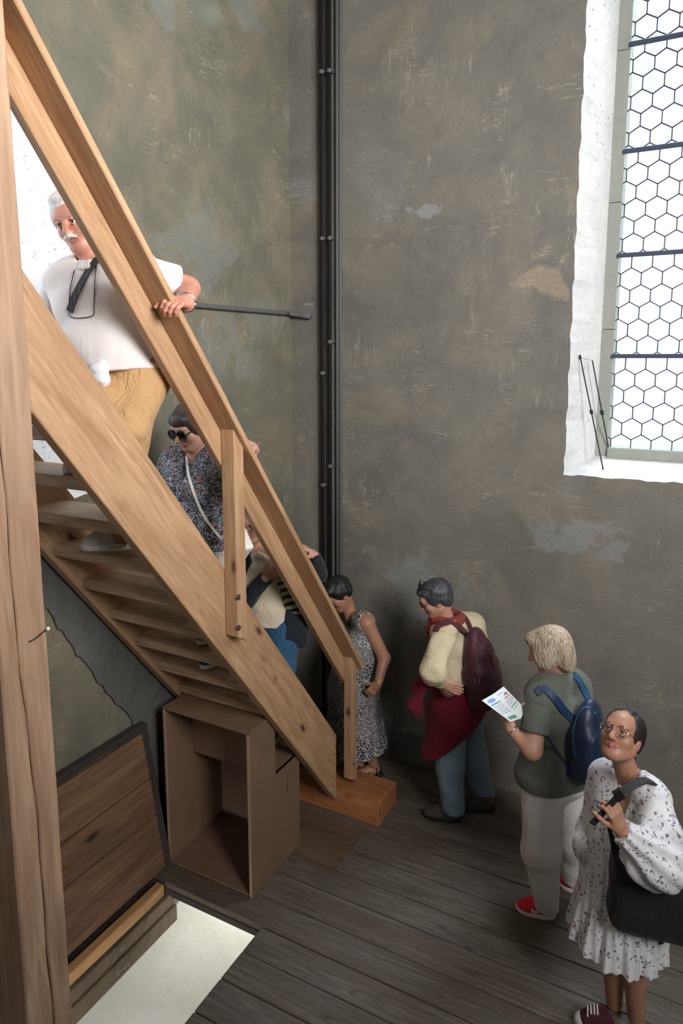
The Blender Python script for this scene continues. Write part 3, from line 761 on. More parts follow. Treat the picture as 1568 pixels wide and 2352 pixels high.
def bvh_of(*objs):
    V = []; P = []
    for o in objs:
        w = np.array(world_origin(o)) if o.parent is None else np.array(world_origin(o.parent)) + np.array(o.location)
        k = len(V); V += [Vector(v.co) + Vector(w) for v in o.data.vertices]; P += [tuple(i + k for i in p.vertices) for p in o.data.polygons]
    return BVHTree.FromPolygons(V, P)
def hit(bvh, x, y, off=0.004, D0=None):
    d = Vector(ray(x, y)).normalized()
    loc, nn, i, dist = bvh.ray_cast(Vector(CAM), d)
    if loc is None: return None, None
    if nn.dot(d) > 0: nn = -nn
    return np.array(loc + nn * off), np.array(nn)
def ribbon(name, P, N, w, th, mat, parent, smooth_n=6):
    """flat strap along P with surface normals N, width w (number or list), thickness th"""
    P = catmull(P, smooth_n); M = catmull(N, smooth_n); n = len(P); V = []; F = []
    ws = [w] * n if not hasattr(w, '__len__') else np.interp(np.linspace(0, 1, n), np.linspace(0, 1, len(w)), w)
    for i in range(n):
        d = nrm(P[min(i + 1, n - 1)] - P[max(i - 1, 0)]); nn = nrm(M[i] - d * (M[i] @ d)); b = np.cross(d, nn)
        for sgn, e in ((-1, -1), (1, -1), (1, 1), (-1, 1)): V.append(P[i] + b * sgn * ws[i] / 2 + nn * e * th / 2)
    for i in range(n - 1):
        for k in range(4): F.append((i * 4 + k, i * 4 + (k + 1) % 4, (i + 1) * 4 + (k + 1) % 4, (i + 1) * 4 + k))
    F.append((3, 2, 1, 0)); F.append(tuple((n - 1) * 4 + k for k in range(4)))
    o = poly_obj(name, V, F, mat, parent)
    return o
def strap_px(name, bvh, pts, w, th, mat, parent, off=0.006):
    P = []; N = []
    for q in pts:
        p, n = hit(bvh, q[0], q[1], off)
        if p is not None: P.append(p); N.append(n)
    return ribbon(name, P, N, w, th, mat, parent) if len(P) > 1 else None

class Head:
    def __init__(s, c, fwd, up=(0, 0, 1), sc=1.0):
        s.c = np.asarray(c, float); s.f = nrm(fwd); u = np.asarray(up, float); s.u = nrm(u - s.f * (u @ s.f)); s.r = np.cross(s.f, s.u); s.sc = sc
        s.R = np.stack([s.r, s.f, s.u], 1)
    def p(s, x, y, z): return s.c + s.sc * (s.r * x + s.f * y + s.u * z)
def head_solid(H, skin, lips, brow, neck_to, neck_r=0.052, age=0, eye=(0.03, 0.025, 0.02), mouth=0.0, h=0.0035, brow_r=0.0035, closed=False):
    S = Solid(h, 0.02); q = H.sc; p = H.p
    S.ell(p(0, -0.012, 0.035), np.array([.073, .092, .082]) * q, H.R, .02)
    S.ell(p(0, 0.022, -0.040), np.array([.057, .064, .074]) * q, H.R, .03)
    S.ell(p(0, 0.050, 0.035), np.array([.052, .042, .045]) * q, H.R, .03)
    S.ball(p(0, .066, -.094), .021 * q, .025)
    for sx in (-1, 1):
        S.ball(p(sx * .037, .052, -.028), .029 * q, .025)
        S.cone(p(sx * .052, .0, -.055), p(sx * .020, .055, -.092), .022 * q, .018 * q, .03)
        S.ell(p(sx * .073, -.008, -.010), np.array([.010, .021, .032]) * q, H.R, .008, tuple(x * y for x, y in zip(skin, (1.0, .85, .8))))
    S.cone(p(-.034, .080, .026), p(.034, .080, .026), .013 * q, .013 * q, .02)
    for sx in (-1, 1): S.ball(p(sx * .031, .104, .002), .0165 * q, .014, None, True)
    S.cone(p(0, .090, .012), p(0, .112, -.030), .0085 * q, .0135 * q, .012)
    for sx in (-1, 1): S.ball(p(sx * .012, .099, -.034), .0085 * q, .010)
    for sx in (-1, 1):
        dk = tuple(.55 * x for x in skin)
        if closed: S.ball(p(sx * .031, .0765, .002), .0135 * q, .004)
        else:
            S.cone(p(sx * .0185, .0850, .0085), p(sx * .031, .0905, .0125), .0036 * q, .0040 * q, .004); S.cone(p(sx * .031, .0905, .0125), p(sx * .0445, .0800, .0080), .0040 * q, .0036 * q, .004)
            S.cone(p(sx * .0195, .0845, -.0045), p(sx * .031, .0880, -.0090), .0030 * q, .0032 * q, .004); S.cone(p(sx * .031, .0880, -.0090), p(sx * .0440, .0795, -.0040), .0032 * q, .0030 * q, .004)
    for sx in (-1, 1):
        S.cone(p(sx * .022, .083, -.0600), p(0, .0912, -.0575), .0030 * q, .0046 * q, .006, (*lips, 1.6))
        S.cone(p(sx * .020, .082, -.0640 - mouth), p(0, .0892, -.0665 - mouth), .0032 * q, .0056 * q, .006, (*lips, 1.6))
    S.cone(p(-.021, .0905, -.0620 - mouth / 2), p(.021, .0905, -.0620 - mouth / 2), .0014, .0014, .003, (*[.4 * x for x in lips], 2.0), True)
    if age:
        for sx in (-1, 1): S.cone(p(sx * .020, .101, -.034), p(sx * .031, .088, -.066), .0022, .0022, .006, None, True)
    S.cone(p(0, -.020, -.055), neck_to, neck_r, neck_r * 1.08, .03)
    return S
def eyes(root, H, iris, brow, lash=(0.02, 0.015, 0.012), brow_r=0.0030):
    wm = plain('eye white', (0.70, 0.67, 0.64), 0.25); im = plain('iris', iris, 0.15); bm_ = plain('brow hair', brow, 0.8); lm = plain('lash line', lash, 0.7)
    for sx in (-1, 1):
        c = H.p(sx * .031, .0758, .002); bm = bmesh.new(); bmesh.ops.create_uvsphere(bm, u_segments=20, v_segments=14, radius=.0134 * H.sc)
        me = bm_to('eye', bm, wm, True); e = link('eye', me, None, root, c)
        g = nrm(H.f + H.r * sx * 0.04); a = nrm(np.cross(g, H.u)); u = np.cross(a, g); V = [c + g * .0140 * H.sc]; F = []
        for ring, (ang, k) in enumerate(((.20, 14), (.42, 14))):
            for i in range(14): w = 2 * math.pi * i / 14; V.append(c + .0139 * H.sc * (g * math.cos(ang) + (a * math.cos(w) + u * math.sin(w)) * math.sin(ang)))
        for i in range(14): F.append((0, 1 + i, 1 + (i + 1) % 14)); F.append((1 + i, 15 + i, 15 + (i + 1) % 14, 1 + (i + 1) % 14))
        V = np.array(V); o = link('iris', mesh_from('iris', V - c, F, im, True), None, e, None); o.location = (0, 0, 0)
        tube('lash_line', catmull([H.p(sx * .0185, .0880, .0070), H.p(sx * .031, .0940, .0098), H.p(sx * .0455, .0830, .0060)], 5), .0011 * H.sc, lm, root, 5)
        P = catmull([H.p(sx * .013, .0955, .0225), H.p(sx * .030, .0950, .0275), H.p(sx * .048, .0830, .0235)], 6)
        tube('eyebrow', P, list(np.interp(np.linspace(0, 1, len(P)), [0, .3, 1], [brow_r * .8, brow_r, brow_r * .4])), bm_, root, 6)
def hand_solid(wrist, d, palm, thumb, curls=(0.35, 0.5, 0.4), spread=0.10, sc=1.0, tcurl=0.4, h=0.003, fan=0.0):
    d = nrm(d); n = nrm(np.asarray(palm, float) - d * (np.asarray(palm, float) @ d)); s_ = np.cross(d, n)
    if s_ @ np.asarray(thumb, float) < 0: s_ = -s_
    w = np.asarray(wrist, float); S = Solid(h, 0.010)
    for o in (-0.026, -0.009, 0.009, 0.025):
        S.cone(w + s_ * o * 0.72 * sc + d * 0.012 * sc, w + s_ * o * sc + d * 0.082 * sc, 0.0145 * sc, 0.0115 * sc, 0.014)
    S.cone(w - d * 0.02, w + d * 0.02 * sc, 0.025 * sc, 0.025 * sc, 0.02)
    for i, (o, L) in enumerate(((-0.0285, 0.058), (-0.0095, 0.074), (0.0095, 0.080), (0.0280, 0.070))):
        b = w + s_ * o * sc + d * 0.084 * sc; th = 0.0; dd = nrm(d + s_ * o * spread * 10 * 0.35)
        rr = [0.0098, 0.0090, 0.0084, 0.0074]
        for j, f in enumerate((0.46, 0.30, 0.24)):
            th += curls[j] + fan * (1.5 - i) * 0.1
            v = dd * math.cos(th) + n * math.sin(th); e = b + v * L * f * sc
            S.cone(b, e, rr[j] * sc, rr[j + 1] * sc, 0.003); b = e
    b = w + d * 0.022 * sc + s_ * 0.020 * sc + n * 0.006 * sc
    v1 = nrm(d * 0.70 + s_ * 0.62 + n * 0.35); e = b + v1 * 0.045 * sc; S.cone(b, e, 0.0155 * sc, 0.0112 * sc, 0.014)
    v2 = nrm(d * math.cos(tcurl) * 0.95 + s_ * 0.25 + n * math.sin(tcurl)); e2 = e + v2 * 0.034 * sc; S.cone(e, e2, 0.0110 * sc, 0.0098 * sc, 0.004)
    v3 = nrm(d * math.cos(tcurl * 1.6) + n * math.sin(tcurl * 1.6)); S.cone(e2, e2 + v3 * 0.024 * sc, 0.0098 * sc, 0.0076 * sc, 0.003)
    return S
def torso(S, J, inf=0.0, wide=1.0, deep=1.0, belly=0.0, bust=0.0, k=0.06, c=None, front=None):
    sx = nrm(J['Ls'] - J['Rs']); hx = nrm(J['Lh'] - J['Rh'])
    pel, wai, che, nk = J['pel'], J['wai'], J['che'], J['nk']
    sw = np.linalg.norm(J['Ls'] - J['Rs']) / 2; hw_ = np.linalg.norm(J['Lh'] - J['Rh']) / 2
    ra = 0.098 * deep + inf
    for s_ in (-1, 0, 1):
        S.cone(pel + hx * s_ * hw_ * 0.75 * wide, wai + (sx + hx) / 2 * s_ * 0.070 * wide, ra * 1.06, ra * 0.95, k, c)
        S.cone(wai + (sx + hx) / 2 * s_ * 0.070 * wide, che + sx * s_ * 0.080 * wide, ra * 0.95, ra, k, c)
    S.cone(che + sx * sw * 0.55, (J['Ls'] * 0.8 + nk * 0.2), 0.075 + inf, 0.055 + inf, k, c)
    S.cone(che - sx * sw * 0.55, (J['Rs'] * 0.8 + nk * 0.2), 0.075 + inf, 0.055 + inf, k, c)
    S.cone(J['Ls'], nk * 0.75 + J['Ls'] * 0.25, 0.052 + inf, 0.045 + inf, k, c); S.cone(J['Rs'], nk * 0.75 + J['Rs'] * 0.25, 0.052 + inf, 0.045 + inf, k, c)
    if front is not None:
        f = nrm(front)
        if belly: S.ball(wai * 0.75 + pel * 0.25 + f * 0.05, 0.10 + belly, 0.08, c)
        if bust:
            for s_ in (-1, 1): S.ball(che + sx * s_ * 0.075 + f * 0.070 - Uz * 0.01, bust + inf, 0.05, c)
def arm(S, sh, el, wr, inf=0.0, t=1.0, r=(0.050, 0.041, 0.028), k=0.02, c=None):
    S.cone(sh, el, r[0] + inf, r[1] + inf, k, c)
    if t > 0: S.cone(el, el + (wr - el) * t, r[1] + inf, r[1] + (r[2] - r[1]) * t + inf, k, c)
def leg(S, hip, kn, an, inf=0.0, r=(0.085, 0.056, 0.036), k=0.03, c=None, calf=True, front=None):
    S.cone(hip, kn, r[0] + inf, r[1] + inf, k, c); S.cone(kn, an, r[1] + inf, r[2] + inf, k, c)
    if calf and front is not None: S.ell(kn * 0.68 + an * 0.32 - nrm(front) * 0.022, (0.046 + inf, 0.046 + inf, 0.10), None, 0.03, c)
def shoe_frame(heel, toe):
    f = np.asarray(toe, float) - np.asarray(heel, float); f[2] = 0; f = nrm(f); r = np.cross(f, Uz); return np.stack([r, f, Uz], 1)
def shoe(parent, heel, toe, upper_mat, sole_mat, w=0.045, hh=0.062, name='shoe', low=True, tip=None):
    """heel, toe: ground points; returns upper object with a sole child"""
    heel = np.asarray(heel, float); toe = np.asarray(toe, float); R = shoe_frame(heel, toe); L = np.linalg.norm((toe - heel)[:2]); f = R[:, 1]
    z0 = Uz * 0.028
    S = Solid(0.004, 0.03)
    S.ell(heel + f * 0.055 + z0 + Uz * 0.024, (w * 0.82, 0.055, hh * 0.72), R); S.ell(heel + f * L * 0.55 + z0 + Uz * 0.012, (w * 0.95, L * 0.30, hh * 0.52), R)
    S.ell(heel + f * (L - 0.055) + z0 + Uz * 0.004, (w * 0.96, 0.056, hh * 0.46), R)
    S.cone(heel + f * 0.06 + z0 + Uz * 0.05, heel + f * 0.065 + z0 + Uz * 0.085, w * 0.78, w * 0.74, 0.03)
    S.cone(heel + f * 0.10 + z0 + Uz * 0.06, heel + f * L * 0.62 + z0 + Uz * 0.03, w * 0.55, w * 0.6, 0.03)
    up_ = solid_obj(name, [S.mesh(clips=[(heel + Uz * 0.022, (0, 0, -1)), (heel + z0 + Uz * (hh + 0.012), (0, 0, 1))])], upper_mat, parent)
    S2 = Solid(0.004, 0.03)
    S2.ell(heel + f * 0.055 + Uz * 0.018, (w * 0.93, 0.060, 0.05), R); S2.ell(heel + f * L * 0.52 + Uz * 0.018, (w * 0.98, L * 0.36, 0.05), R); S2.ell(heel + f * (L - 0.058) + Uz * 0.018, (w * 1.04, 0.064, 0.05), R)
    so = solid_obj('sole', [S2.mesh(clips=[(heel + Uz * 0.001, (0, 0, -1)), (heel + Uz * 0.029, (0, 0, 1))])], sole_mat, up_)
    so.location = (0, 0, 0); me = so.data
    return up_
def rebase(child, parent):
    """verts were stored relative to the parent's world origin already"""
    child.parent = parent

def sleeve_part(sh, el, wr, t_end, rs, disp=None, h=0.007):
    """sleeve from the shoulder, t_end 0..1 along the upper arm, 1..2 along the forearm"""
    S = Solid(h, 0.03)
    if t_end <= 1:
        e = sh + (el - sh) * t_end; S.cone(sh, sh + (el - sh) * min(1.2, t_end + .2), rs[0], rs[1]); cl = (e, el - sh)
    else:
        e = el + (wr - el) * (t_end - 1); S.cone(sh, el, rs[0], rs[1]); S.cone(el, wr + (wr - el) * .1, rs[1], rs[2]); cl = (e, wr - el)
    return S.mesh(clips=[cl], disp=disp)
# ------------------------------------------------------------------ cloth, skin and hair materials
def m_skin():
    t = NT('skin'); a = t.new('ShaderNodeVertexColor'); a.layer_name = 'Col'
    n = t.noise(t.coords((1, 1, 1), rand=False), 55, 3)
    t.base(t.mix(t.ramp(n, [(0.35, 0.0), (0.75, 0.22)]), a.outputs['Color'], (0.42, 0.16, 0.10))); t.rough(0.48)
    t.b.inputs['Subsurface Weight'].default_value = 0.06; t.b.inputs['Subsurface Radius'].default_value = (0.01, 0.004, 0.002)
    return t.m
SKIN = m_skin()
def m_hair(name, a, b, scale=(60, 60, 5)):
    t = NT(name); v = t.coords(scale, rand=False); n = t.noise(v, 1.6, 4, 0.6, 0.8)
    t.base(t.ramp(n, [(0.32, a), (0.66, b)])); t.rough(0.42); t.bump(n, 0.6, 0.006); return t.m
def m_cloth(name, c, rough=0.85, wr=0.25, scale=9, var=0.12, weave=True):
    t = NT(name); v = t.coords((1, 1, 1), rand=False)
    n = t.noise(v, scale, 4, 0.55, 0.6); f = t.noise(v, 340, 2)
    t.base(t.mix(t.ramp(n, [(0.3, var), (0.7, 0.0)]), c, tuple(x * 0.55 for x in c))); t.rough(rough)
    t.b.inputs['Sheen Weight'].default_value = 0.08
    fv = t.coords((1.0, 1.0, 0.45), rand=False); fo = t.noise(fv, scale * 1.1, 3, 0.5, 1.2)
    cr = t.math('MULTIPLY', t.math('ABSOLUTE', t.math('SUBTRACT', fo, 0.5)), 1.6)
    t.bump(t.math('ADD', t.math('ADD', t.math('MULTIPLY', n, 0.7), cr), t.math('MULTIPLY', f, 0.04)), min(1.0, wr * 1.5), 0.045); return t.m
def wr_disp(amp=0.004, f=(24, 18, 12), ph=0.0):
    """soft cloth folds"""
    return lambda X, Y, Z: amp * (np.sin(f[0] * X + 9 * Z + ph + 2.2 * np.sin(7 * Y)) * 0.6 + np.sin(f[1] * Y - 13 * Z + ph * 2 + 1.7 * np.sin(9 * X)) * 0.6 + 0.5 * np.sin(f[2] * Z * 3 + 20 * X - 16 * Y + ph))
def ring_pts(c, u, v, r, n=20): return [c + (u * math.cos(2 * math.pi * k / n) + v * math.sin(2 * math.pi * k / n)) * r for k in range(n + 1)]
def glasses(parent, H, mat_frame, mat_lens, r=0.023, rim=0.0022, oval=1.0, square=False):
    g = None; parts = []
    for sx in (-1, 1):
        c = H.p(sx * .032, .104, .002)
        pts = []
        for k in range(25):
            a = 2 * math.pi * k / 24; ca, sa = math.cos(a), math.sin(a)
            if square: m = (abs(ca) ** 4 + abs(sa) ** 4) ** -0.25; ca, sa = ca * m * 0.98, sa * m * 0.78
            pts.append(c + H.sc * (H.r * ca * r * oval + H.u * sa * r - H.f * 0.004 * abs(ca)))
        parts.append(tube_arrays(pts, rim, 6))
        parts.append(tube_arrays([c + H.r * sx * r * oval, H.p(sx * .066, .085, .006), H.p(sx * .074, .0, .006), H.p(sx * .076, -.012, -.004)], rim * 0.9, 6))
    parts.append(tube_arrays([H.p(-.010, .107, .004), H.p(0, .111, .007), H.p(.010, .107, .004)], rim, 6))
    g = poly_obj('glasses', *join_arrays(parts), mat_frame, parent, True)
    for sx in (-1, 1):
        c = H.p(sx * .032, .1035, .002); V = []; F = []
        for dz in (-0.0008, 0.0008):
            for k in range(24):
                a = 2 * math.pi * k / 24; ca, sa = math.cos(a), math.sin(a)
                if square: m = (abs(ca) ** 4 + abs(sa) ** 4) ** -0.25; ca, sa = ca * m * 0.98, sa * m * 0.78
                V.append(c + H.sc * (H.r * ca * r * oval + H.u * sa * r - H.f * 0.004 * abs(ca)) + H.f * dz)
        F = [tuple(range(24))[::-1], tuple(range(24, 48))] + [(k, (k + 1) % 24, 24 + (k + 1) % 24, 24 + k) for k in range(24)]
        V = np.array(V); o = link('lens', mesh_from('lens', V - V.mean(0), F, mat_lens), None, g, None)
        o.location = Vector(V.mean(0)) - world_origin(g)
    return g
def m_lens(name, tint, fac):
    t = NT(name)
    for n in list(t.n):
        if n.type == 'BSDF_PRINCIPLED': t.n.remove(n)
    tr = t.new('ShaderNodeBsdfTransparent'); tr.inputs['Color'].default_value = (*tint, 1)
    gl = t.new('ShaderNodeBsdfGlossy'); gl.inputs['Roughness'].default_value = 0.03
    mx = t.new('ShaderNodeMixShader'); mx.inputs[0].default_value = fac
    t.link(tr.outputs[0], mx.inputs[1]); t.link(gl.outputs[0], mx.inputs[2]); t.link(mx.outputs[0], t.n['Material Output'].inputs['Surface']); return t.m
LENS_CLEAR = m_lens('clear lens', (0.97, 0.97, 0.97), 0.025); LENS_DARK = m_lens('dark lens', (0.02, 0.02, 0.025), 0.05)
BLACK = plain('black plastic', (0.012, 0.012, 0.014), 0.35)
BLACK_CLOTH = m_cloth('black nylon', (0.006, 0.006, 0.008), 0.7, 0.2)
GOLD = plain('gold metal', (0.75, 0.52, 0.22), 0.3, 1.0); SILVER = plain('silver metal', (0.72, 0.72, 0.72), 0.25, 1.0)
WHITE_RUBBER = plain('white rubber', (0.72, 0.71, 0.69), 0.6)

# ------------------------------------------------------------------ people
SK_FAIR = (0.56, 0.31, 0.22); SK_PINK = (0.58, 0.27, 0.20); SK_TAN = (0.42, 0.215, 0.135); SK_LIGHT = (0.55, 0.33, 0.24)
def joints(**kw): return {k: at(*v) for k, v in kw.items()}
def person(loc, label):
    r = empty('person', loc); tag(r, label, 'person', 'visitors on and below the stair'); return r
def limb_clip(a, b, t): a = np.asarray(a); b = np.asarray(b); return (a + (b - a) * t, b - a)
def sleeve(S, sh, el, wr, t1, t2, r0, r1, r2, k=0.03):
    S.cone(sh, sh + (el - sh) * t1, r0, r0 + (r1 - r0) * t1, k)
    if t2 > 0: S.cone(el, el + (wr - el) * t2, r1, r1 + (r2 - r1) * t2, k)
def skin_body(root, head, hands, limbs, skin):
    parts = [head.mesh(color=skin, sigma=0.0025)] + [h.mesh(color=skin) for h in hands] + [l.mesh(color=skin) for l in limbs]
    return solid_obj('body', parts, SKIN, root)

# ---- woman in the green T-shirt, seen from behind, reading
def woman_green():
    sk = SK_FAIR
    J = joints(nk=(1288, 1552, 3.58), che=(1284, 1632, 3.57), wai=(1280, 1702, 3.57), pel=(1275, 1768, 3.57), Ls=(1240, 1600, 3.44), Rs=(1320, 1578, 3.69),
               Lh=(1247, 1790, 3.50), Rh=(1303, 1782, 3.64), Lk=(1243, 1955, 3.46), La=(1256, 2078, 3.49), Rk=(1308, 1925, 3.66), Ra=(1318, 2018, 3.70),
               Le=(1222, 1722, 3.34), Lw=(1174, 1674, 3.42), Re=(1292, 1680, 3.82), Rw=(1228, 1622, 3.72))
    f = nrm(-0.75 * Rv + 0.65 * Fh); lf = np.cross(Uz, f)
    root = person((*J['pel'][:2], 0), 'woman with ash-blond bob in olive T-shirt, white trousers and red shoes, reading a leaflet')
    H = Head(at(1262, 1492, 3.54), -0.86 * Rv + 0.42 * Fh - 0.34 * Uz, Uz, 1.03)
    hd = head_solid(H, sk, (0.45, 0.16, 0.13), (0.25, 0.18, 0.12), J['nk'] - Uz * 0.02, 0.05)
    B = Solid(0.008, 0.03); torso(B, J); arm(B, J['Ls'], J['Le'], J['Lw'], 0.004, 1.0, (0.054, 0.047, 0.029)); arm(B, J['Rs'], J['Re'], J['Rw'], 0.0)
    leg(B, J['Lh'], J['Lk'], J['La']); leg(B, J['Rh'], J['Rk'], J['Ra'])
    dl = nrm(at(1156, 1640, 3.46) - J['Lw'])
    hl = hand_solid(J['Lw'], dl, 0.55 * Rv + 0.3 * Uz + 0.5 * Fh, -0.2 * Rv + Uz, (0.5, 0.9, 0.7), 0.05, 0.95, 0.5)
    hr = hand_solid(J['Rw'], -0.85 * Rv - 0.2 * Fh + 0.1 * Uz, -0.5 * Fh - 0.4 * Uz, -0.3 * Uz - 0.6 * Fh, (0.5, 0.7, 0.5), 0.05, 0.95)
    skin_body(root, hd, [hl, hr], [B], sk)
    eyes(root, H, (0.05,0.06,0.07), (0.22,0.16,0.11))
    # hair: full bob
    S = Solid(0.0045, 0.03); p = H.p
    S.ell(p(0, -0.018, 0.042), (.092, .108, .088), H.R); S.ell(p(0, -0.055, -0.020), (.086, .070, .085), H.R)
    for sx in (-1, 1): S.ell(p(sx * .066, .018, -.012), (.030, .060, .072), H.R)
    S.ell(p(0, -.072, -.085), (.058, .036, .050), H.R); S.ell(p(0, .065, .075), (.066, .045, .032), H.R)
    S.ell(p(0, .12, -.03), (.06, .05, .085), H.R, .02, None, True)
    hu = H.R
    def strands(X, Y, Z):
        a = (X - H.c[0]) * H.r[0] + (Y - H.c[1]) * H.r[1] + (Z - H.c[2]) * H.r[2]; b = (X - H.c[0]) * H.f[0] + (Y - H.c[1]) * H.f[1] + (Z - H.c[2]) * H.f[2]
        g = np.arctan2(a, b + 0.02); return 0.0013 * np.sin(g * 34 + 1.5 * np.sin(Z * 30)) + 0.0007 * np.sin(g * 71 + 20 * Z)
    solid_obj('hair', [S.mesh(disp=strands)], m_hair('ash blond hair', srgb(116, 96, 80), srgb(206, 188, 164)), root)
    # T-shirt
    S = Solid(0.007, 0.05); torso(S, J, 0.030, 1.10, 1.05, k=0.06)
    S.cone(J['Lh'] + Uz * .04, J['wai'] + lf * .07, .158, .132); S.cone(J['Rh'] + Uz * .04, J['wai'] - lf * .07, .158, .132); S.ball(J['pel'] - f * .05, .14, .06); S.ball(J['nk'] + Uz * .055 + f * .03, .066, .012, None, True)
    ts = solid_obj('t_shirt', [S.mesh(clips=[(at(1275, 1778, 3.57), (0, 0, -1)), (J['nk'] + Uz * 0.055, Uz + 0.10 * f)], disp=wr_disp(0.0035)), sleeve_part(J['Ls'], J['Le'], J['Lw'], .68, (.072, .080), wr_disp(.003)), sleeve_part(J['Rs'], J['Re'], J['Rw'], .62, (.060, .066), wr_disp(.003))], m_cloth('olive grey jersey', srgb(92, 98, 88)), root)
    # trousers
    S = Solid(0.007, 0.05); S.cone(J['Lh'] + Uz * 0.06, J['Rh'] + Uz * 0.06, .128, .128); S.ball(J['pel'] - f * .05 - Uz * 0.02, .13, .06)
    S.chain([J['Lh'], J['Lk'], J['La']], [.125, .098, .070], .05); S.chain([J['Rh'], J['Rk'], J['Ra']], [.120, .095, .070], .05)
    solid_obj('trousers', [S.mesh(clips=[(J['La'] - Uz * 0.015, (0, 0, -1)), (J['pel'] + Uz * 0.02, (0, 0, 1))], disp=wr_disp(0.005, (15, 12, 6), 1.0))], m_cloth('off white cotton', srgb(222, 217, 212), 0.85, 0.3, 7), root)
    RED = m_cloth('red knit', srgb(226, 20, 34), 0.7, 0.15, 20)
    for i, (hq, tq) in enumerate(((on_z(1274, 2108, 0), on_z(1186, 2086, 0)), (on_z(1352, 2050, 0), on_z(1284, 2030, 0)))):
        sh = shoe(root, hq, tq, RED, WHITE_RUBBER, 0.045, 0.060)
        R = shoe_frame(hq, tq); L = np.linalg.norm(tq - hq); bv = bvh_of(sh)
        P = []; N = []; pts = [(.62, .058), (.56, .046), (.50, .043), (.40, .050), (.26, .066)]; ok = True
        for u, zz in pts:
            o = hq + R[:, 1] * L * u + Uz * zz - R[:, 0] * 0.2; loc, nn, _, _ = bv.ray_cast(Vector(o), Vector(R[:, 0]))
            if loc is None: ok = False; break
            P.append(np.array(loc) - R[:, 0] * 0.0015); N.append(np.array(nn))
        if ok: ribbon('swoosh', P, N, [.004, .016, .014, .008, .002], .002, WHITE_RUBBER, sh)
    # watch
    wd = nrm(J['Le'] - J['Lw']); a = nrm(np.cross(wd, Uz)); b = np.cross(wd, a); c = J['Lw'] + wd * 0.012
    tube('watch', ring_pts(c, a, b, 0.031), 0.0055, SILVER, root, 8)
    # navy backpack
    bp = empty('backpack', J['wai'] - f * 0.2 - Uz * .1); tag(bp, 'navy blue backpack on the back of the woman in the olive T-shirt', 'backpack')
    NAVY = m_cloth('navy nylon', srgb(15, 33, 62), 0.45, 0.12, 8, 0.3); NAVY3 = m_cloth('dark blue strap', srgb(24, 52, 82), 0.5, 0.1); NAVY2 = m_cloth('blue nylon strap', srgb(40, 80, 114), 0.45, 0.1, 12, 0.2)
    R = np.stack([-lf, f, Uz], 1); c = at(1350, 1702, 3.40)
    S = Solid(0.006, 0.05); S.ell(c + Uz * 0.02, (.118, .075, .215), R); S.box(c - Uz * 0.06, (.075, .03, .10), R, .04, .06); S.ell(c - f * 0.035 - Uz * 0.06, (.095, .05, .12), R)
    bk = solid_obj('pack_body', [S.mesh(disp=wr_disp(0.003))], NAVY, bp)
    bv = bvh_of(bk)
    strap_px('zip_seam', bv, [(1322, 1740), (1316, 1690), (1324, 1650), (1345, 1624), (1368, 1640)], .012, .004, NAVY2, bp, .002)
    bv = bvh_of(ts)
    strap_px('shoulder_strap', bv, [(1232, 1592), (1250, 1584), (1272, 1604), (1294, 1632), (1314, 1652)], .040, .012, NAVY3, bp)
    strap_px('shoulder_strap', bv, [(1316, 1552), (1326, 1562), (1338, 1584), (1348, 1606), (1354, 1622)], .042, .012, NAVY2, bp)
    strap_px('lower_strap', bv, [(1256, 1690), (1275, 1722), (1298, 1752), (1318, 1772)], .016, .006, NAVY, bp)
    # leaflet
    lf_ = empty('leaflet', at(1150, 1615, 3.46)); tag(lf_, 'unfolded white leaflet with green and blue print in the reading woman\'s hands', 'leaflet')
    PAPER = plain('white paper', srgb(222, 228, 232), 0.7)
    A, B_, C_, D_, E_, F_ = at(1106, 1609, 3.37), at(1134, 1593, 3.45), at(1156, 1577, 3.51), at(1206, 1628, 3.47), at(1196, 1650, 3.40), at(1172, 1658, 3.33)
    def coplanar(x, y, p0, p1, p3):
        n = np.cross(p1 - p0, p3 - p0); d = ray(x, y); return CAM + d * (((p0 - CAM) @ n) / (d @ n))
    E_ = coplanar(1196, 1650, A, B_, F_); D_ = coplanar(1206, 1628, B_, C_, E_)
    def panel(name, q):
        n = nrm(np.cross(q[1] - q[0], q[3] - q[0])); V = [p_ + n * s_ for s_ in (-.0006, .0006) for p_ in q]
        return poly_obj(name, V, [(3, 2, 1, 0), (4, 5, 6, 7), (0, 1, 5, 4), (1, 2, 6, 5), (2, 3, 7, 6), (3, 0, 4, 7)], PAPER, lf_), n
    inks = {k: plain('ink ' + k, v, 0.8) for k, v in dict(blue=srgb(126, 164, 214), green=srgb(120, 162, 142), grey=srgb(146, 156, 164), red=srgb(214, 150, 132), dark=srgb(96, 98, 114), teal=srgb(96, 154, 136)).items()}
    for q, rects in (([A, B_, E_, F_], [('blue', .08, .22, .15, .75), ('green', .26, .31, .1, .9), ('grey', .36, .38, .1, .9), ('grey', .42, .44, .1, .9), ('grey', .48, .50, .1, .8), ('grey', .54, .56, .1, .9), ('grey', .60, .62, .1, .85), ('grey', .66, .68, .1, .9), ('teal', .82, .94, .15, .85)]),
                     ([B_, C_, D_, E_], [('dark', .18, .24, .55, .85), ('red', .28, .34, .3, .9), ('grey', .10, .12, .1, .5), ('grey', .40, .42, .1, .9), ('grey', .46, .48, .1, .9), ('grey', .52, .54, .1, .7), ('green', .60, .64, .1, .9), ('grey', .70, .72, .1, .9)])):
        pn, n = panel('page', q)
        if n @ (CAM - q[0]) < 0: n = -n
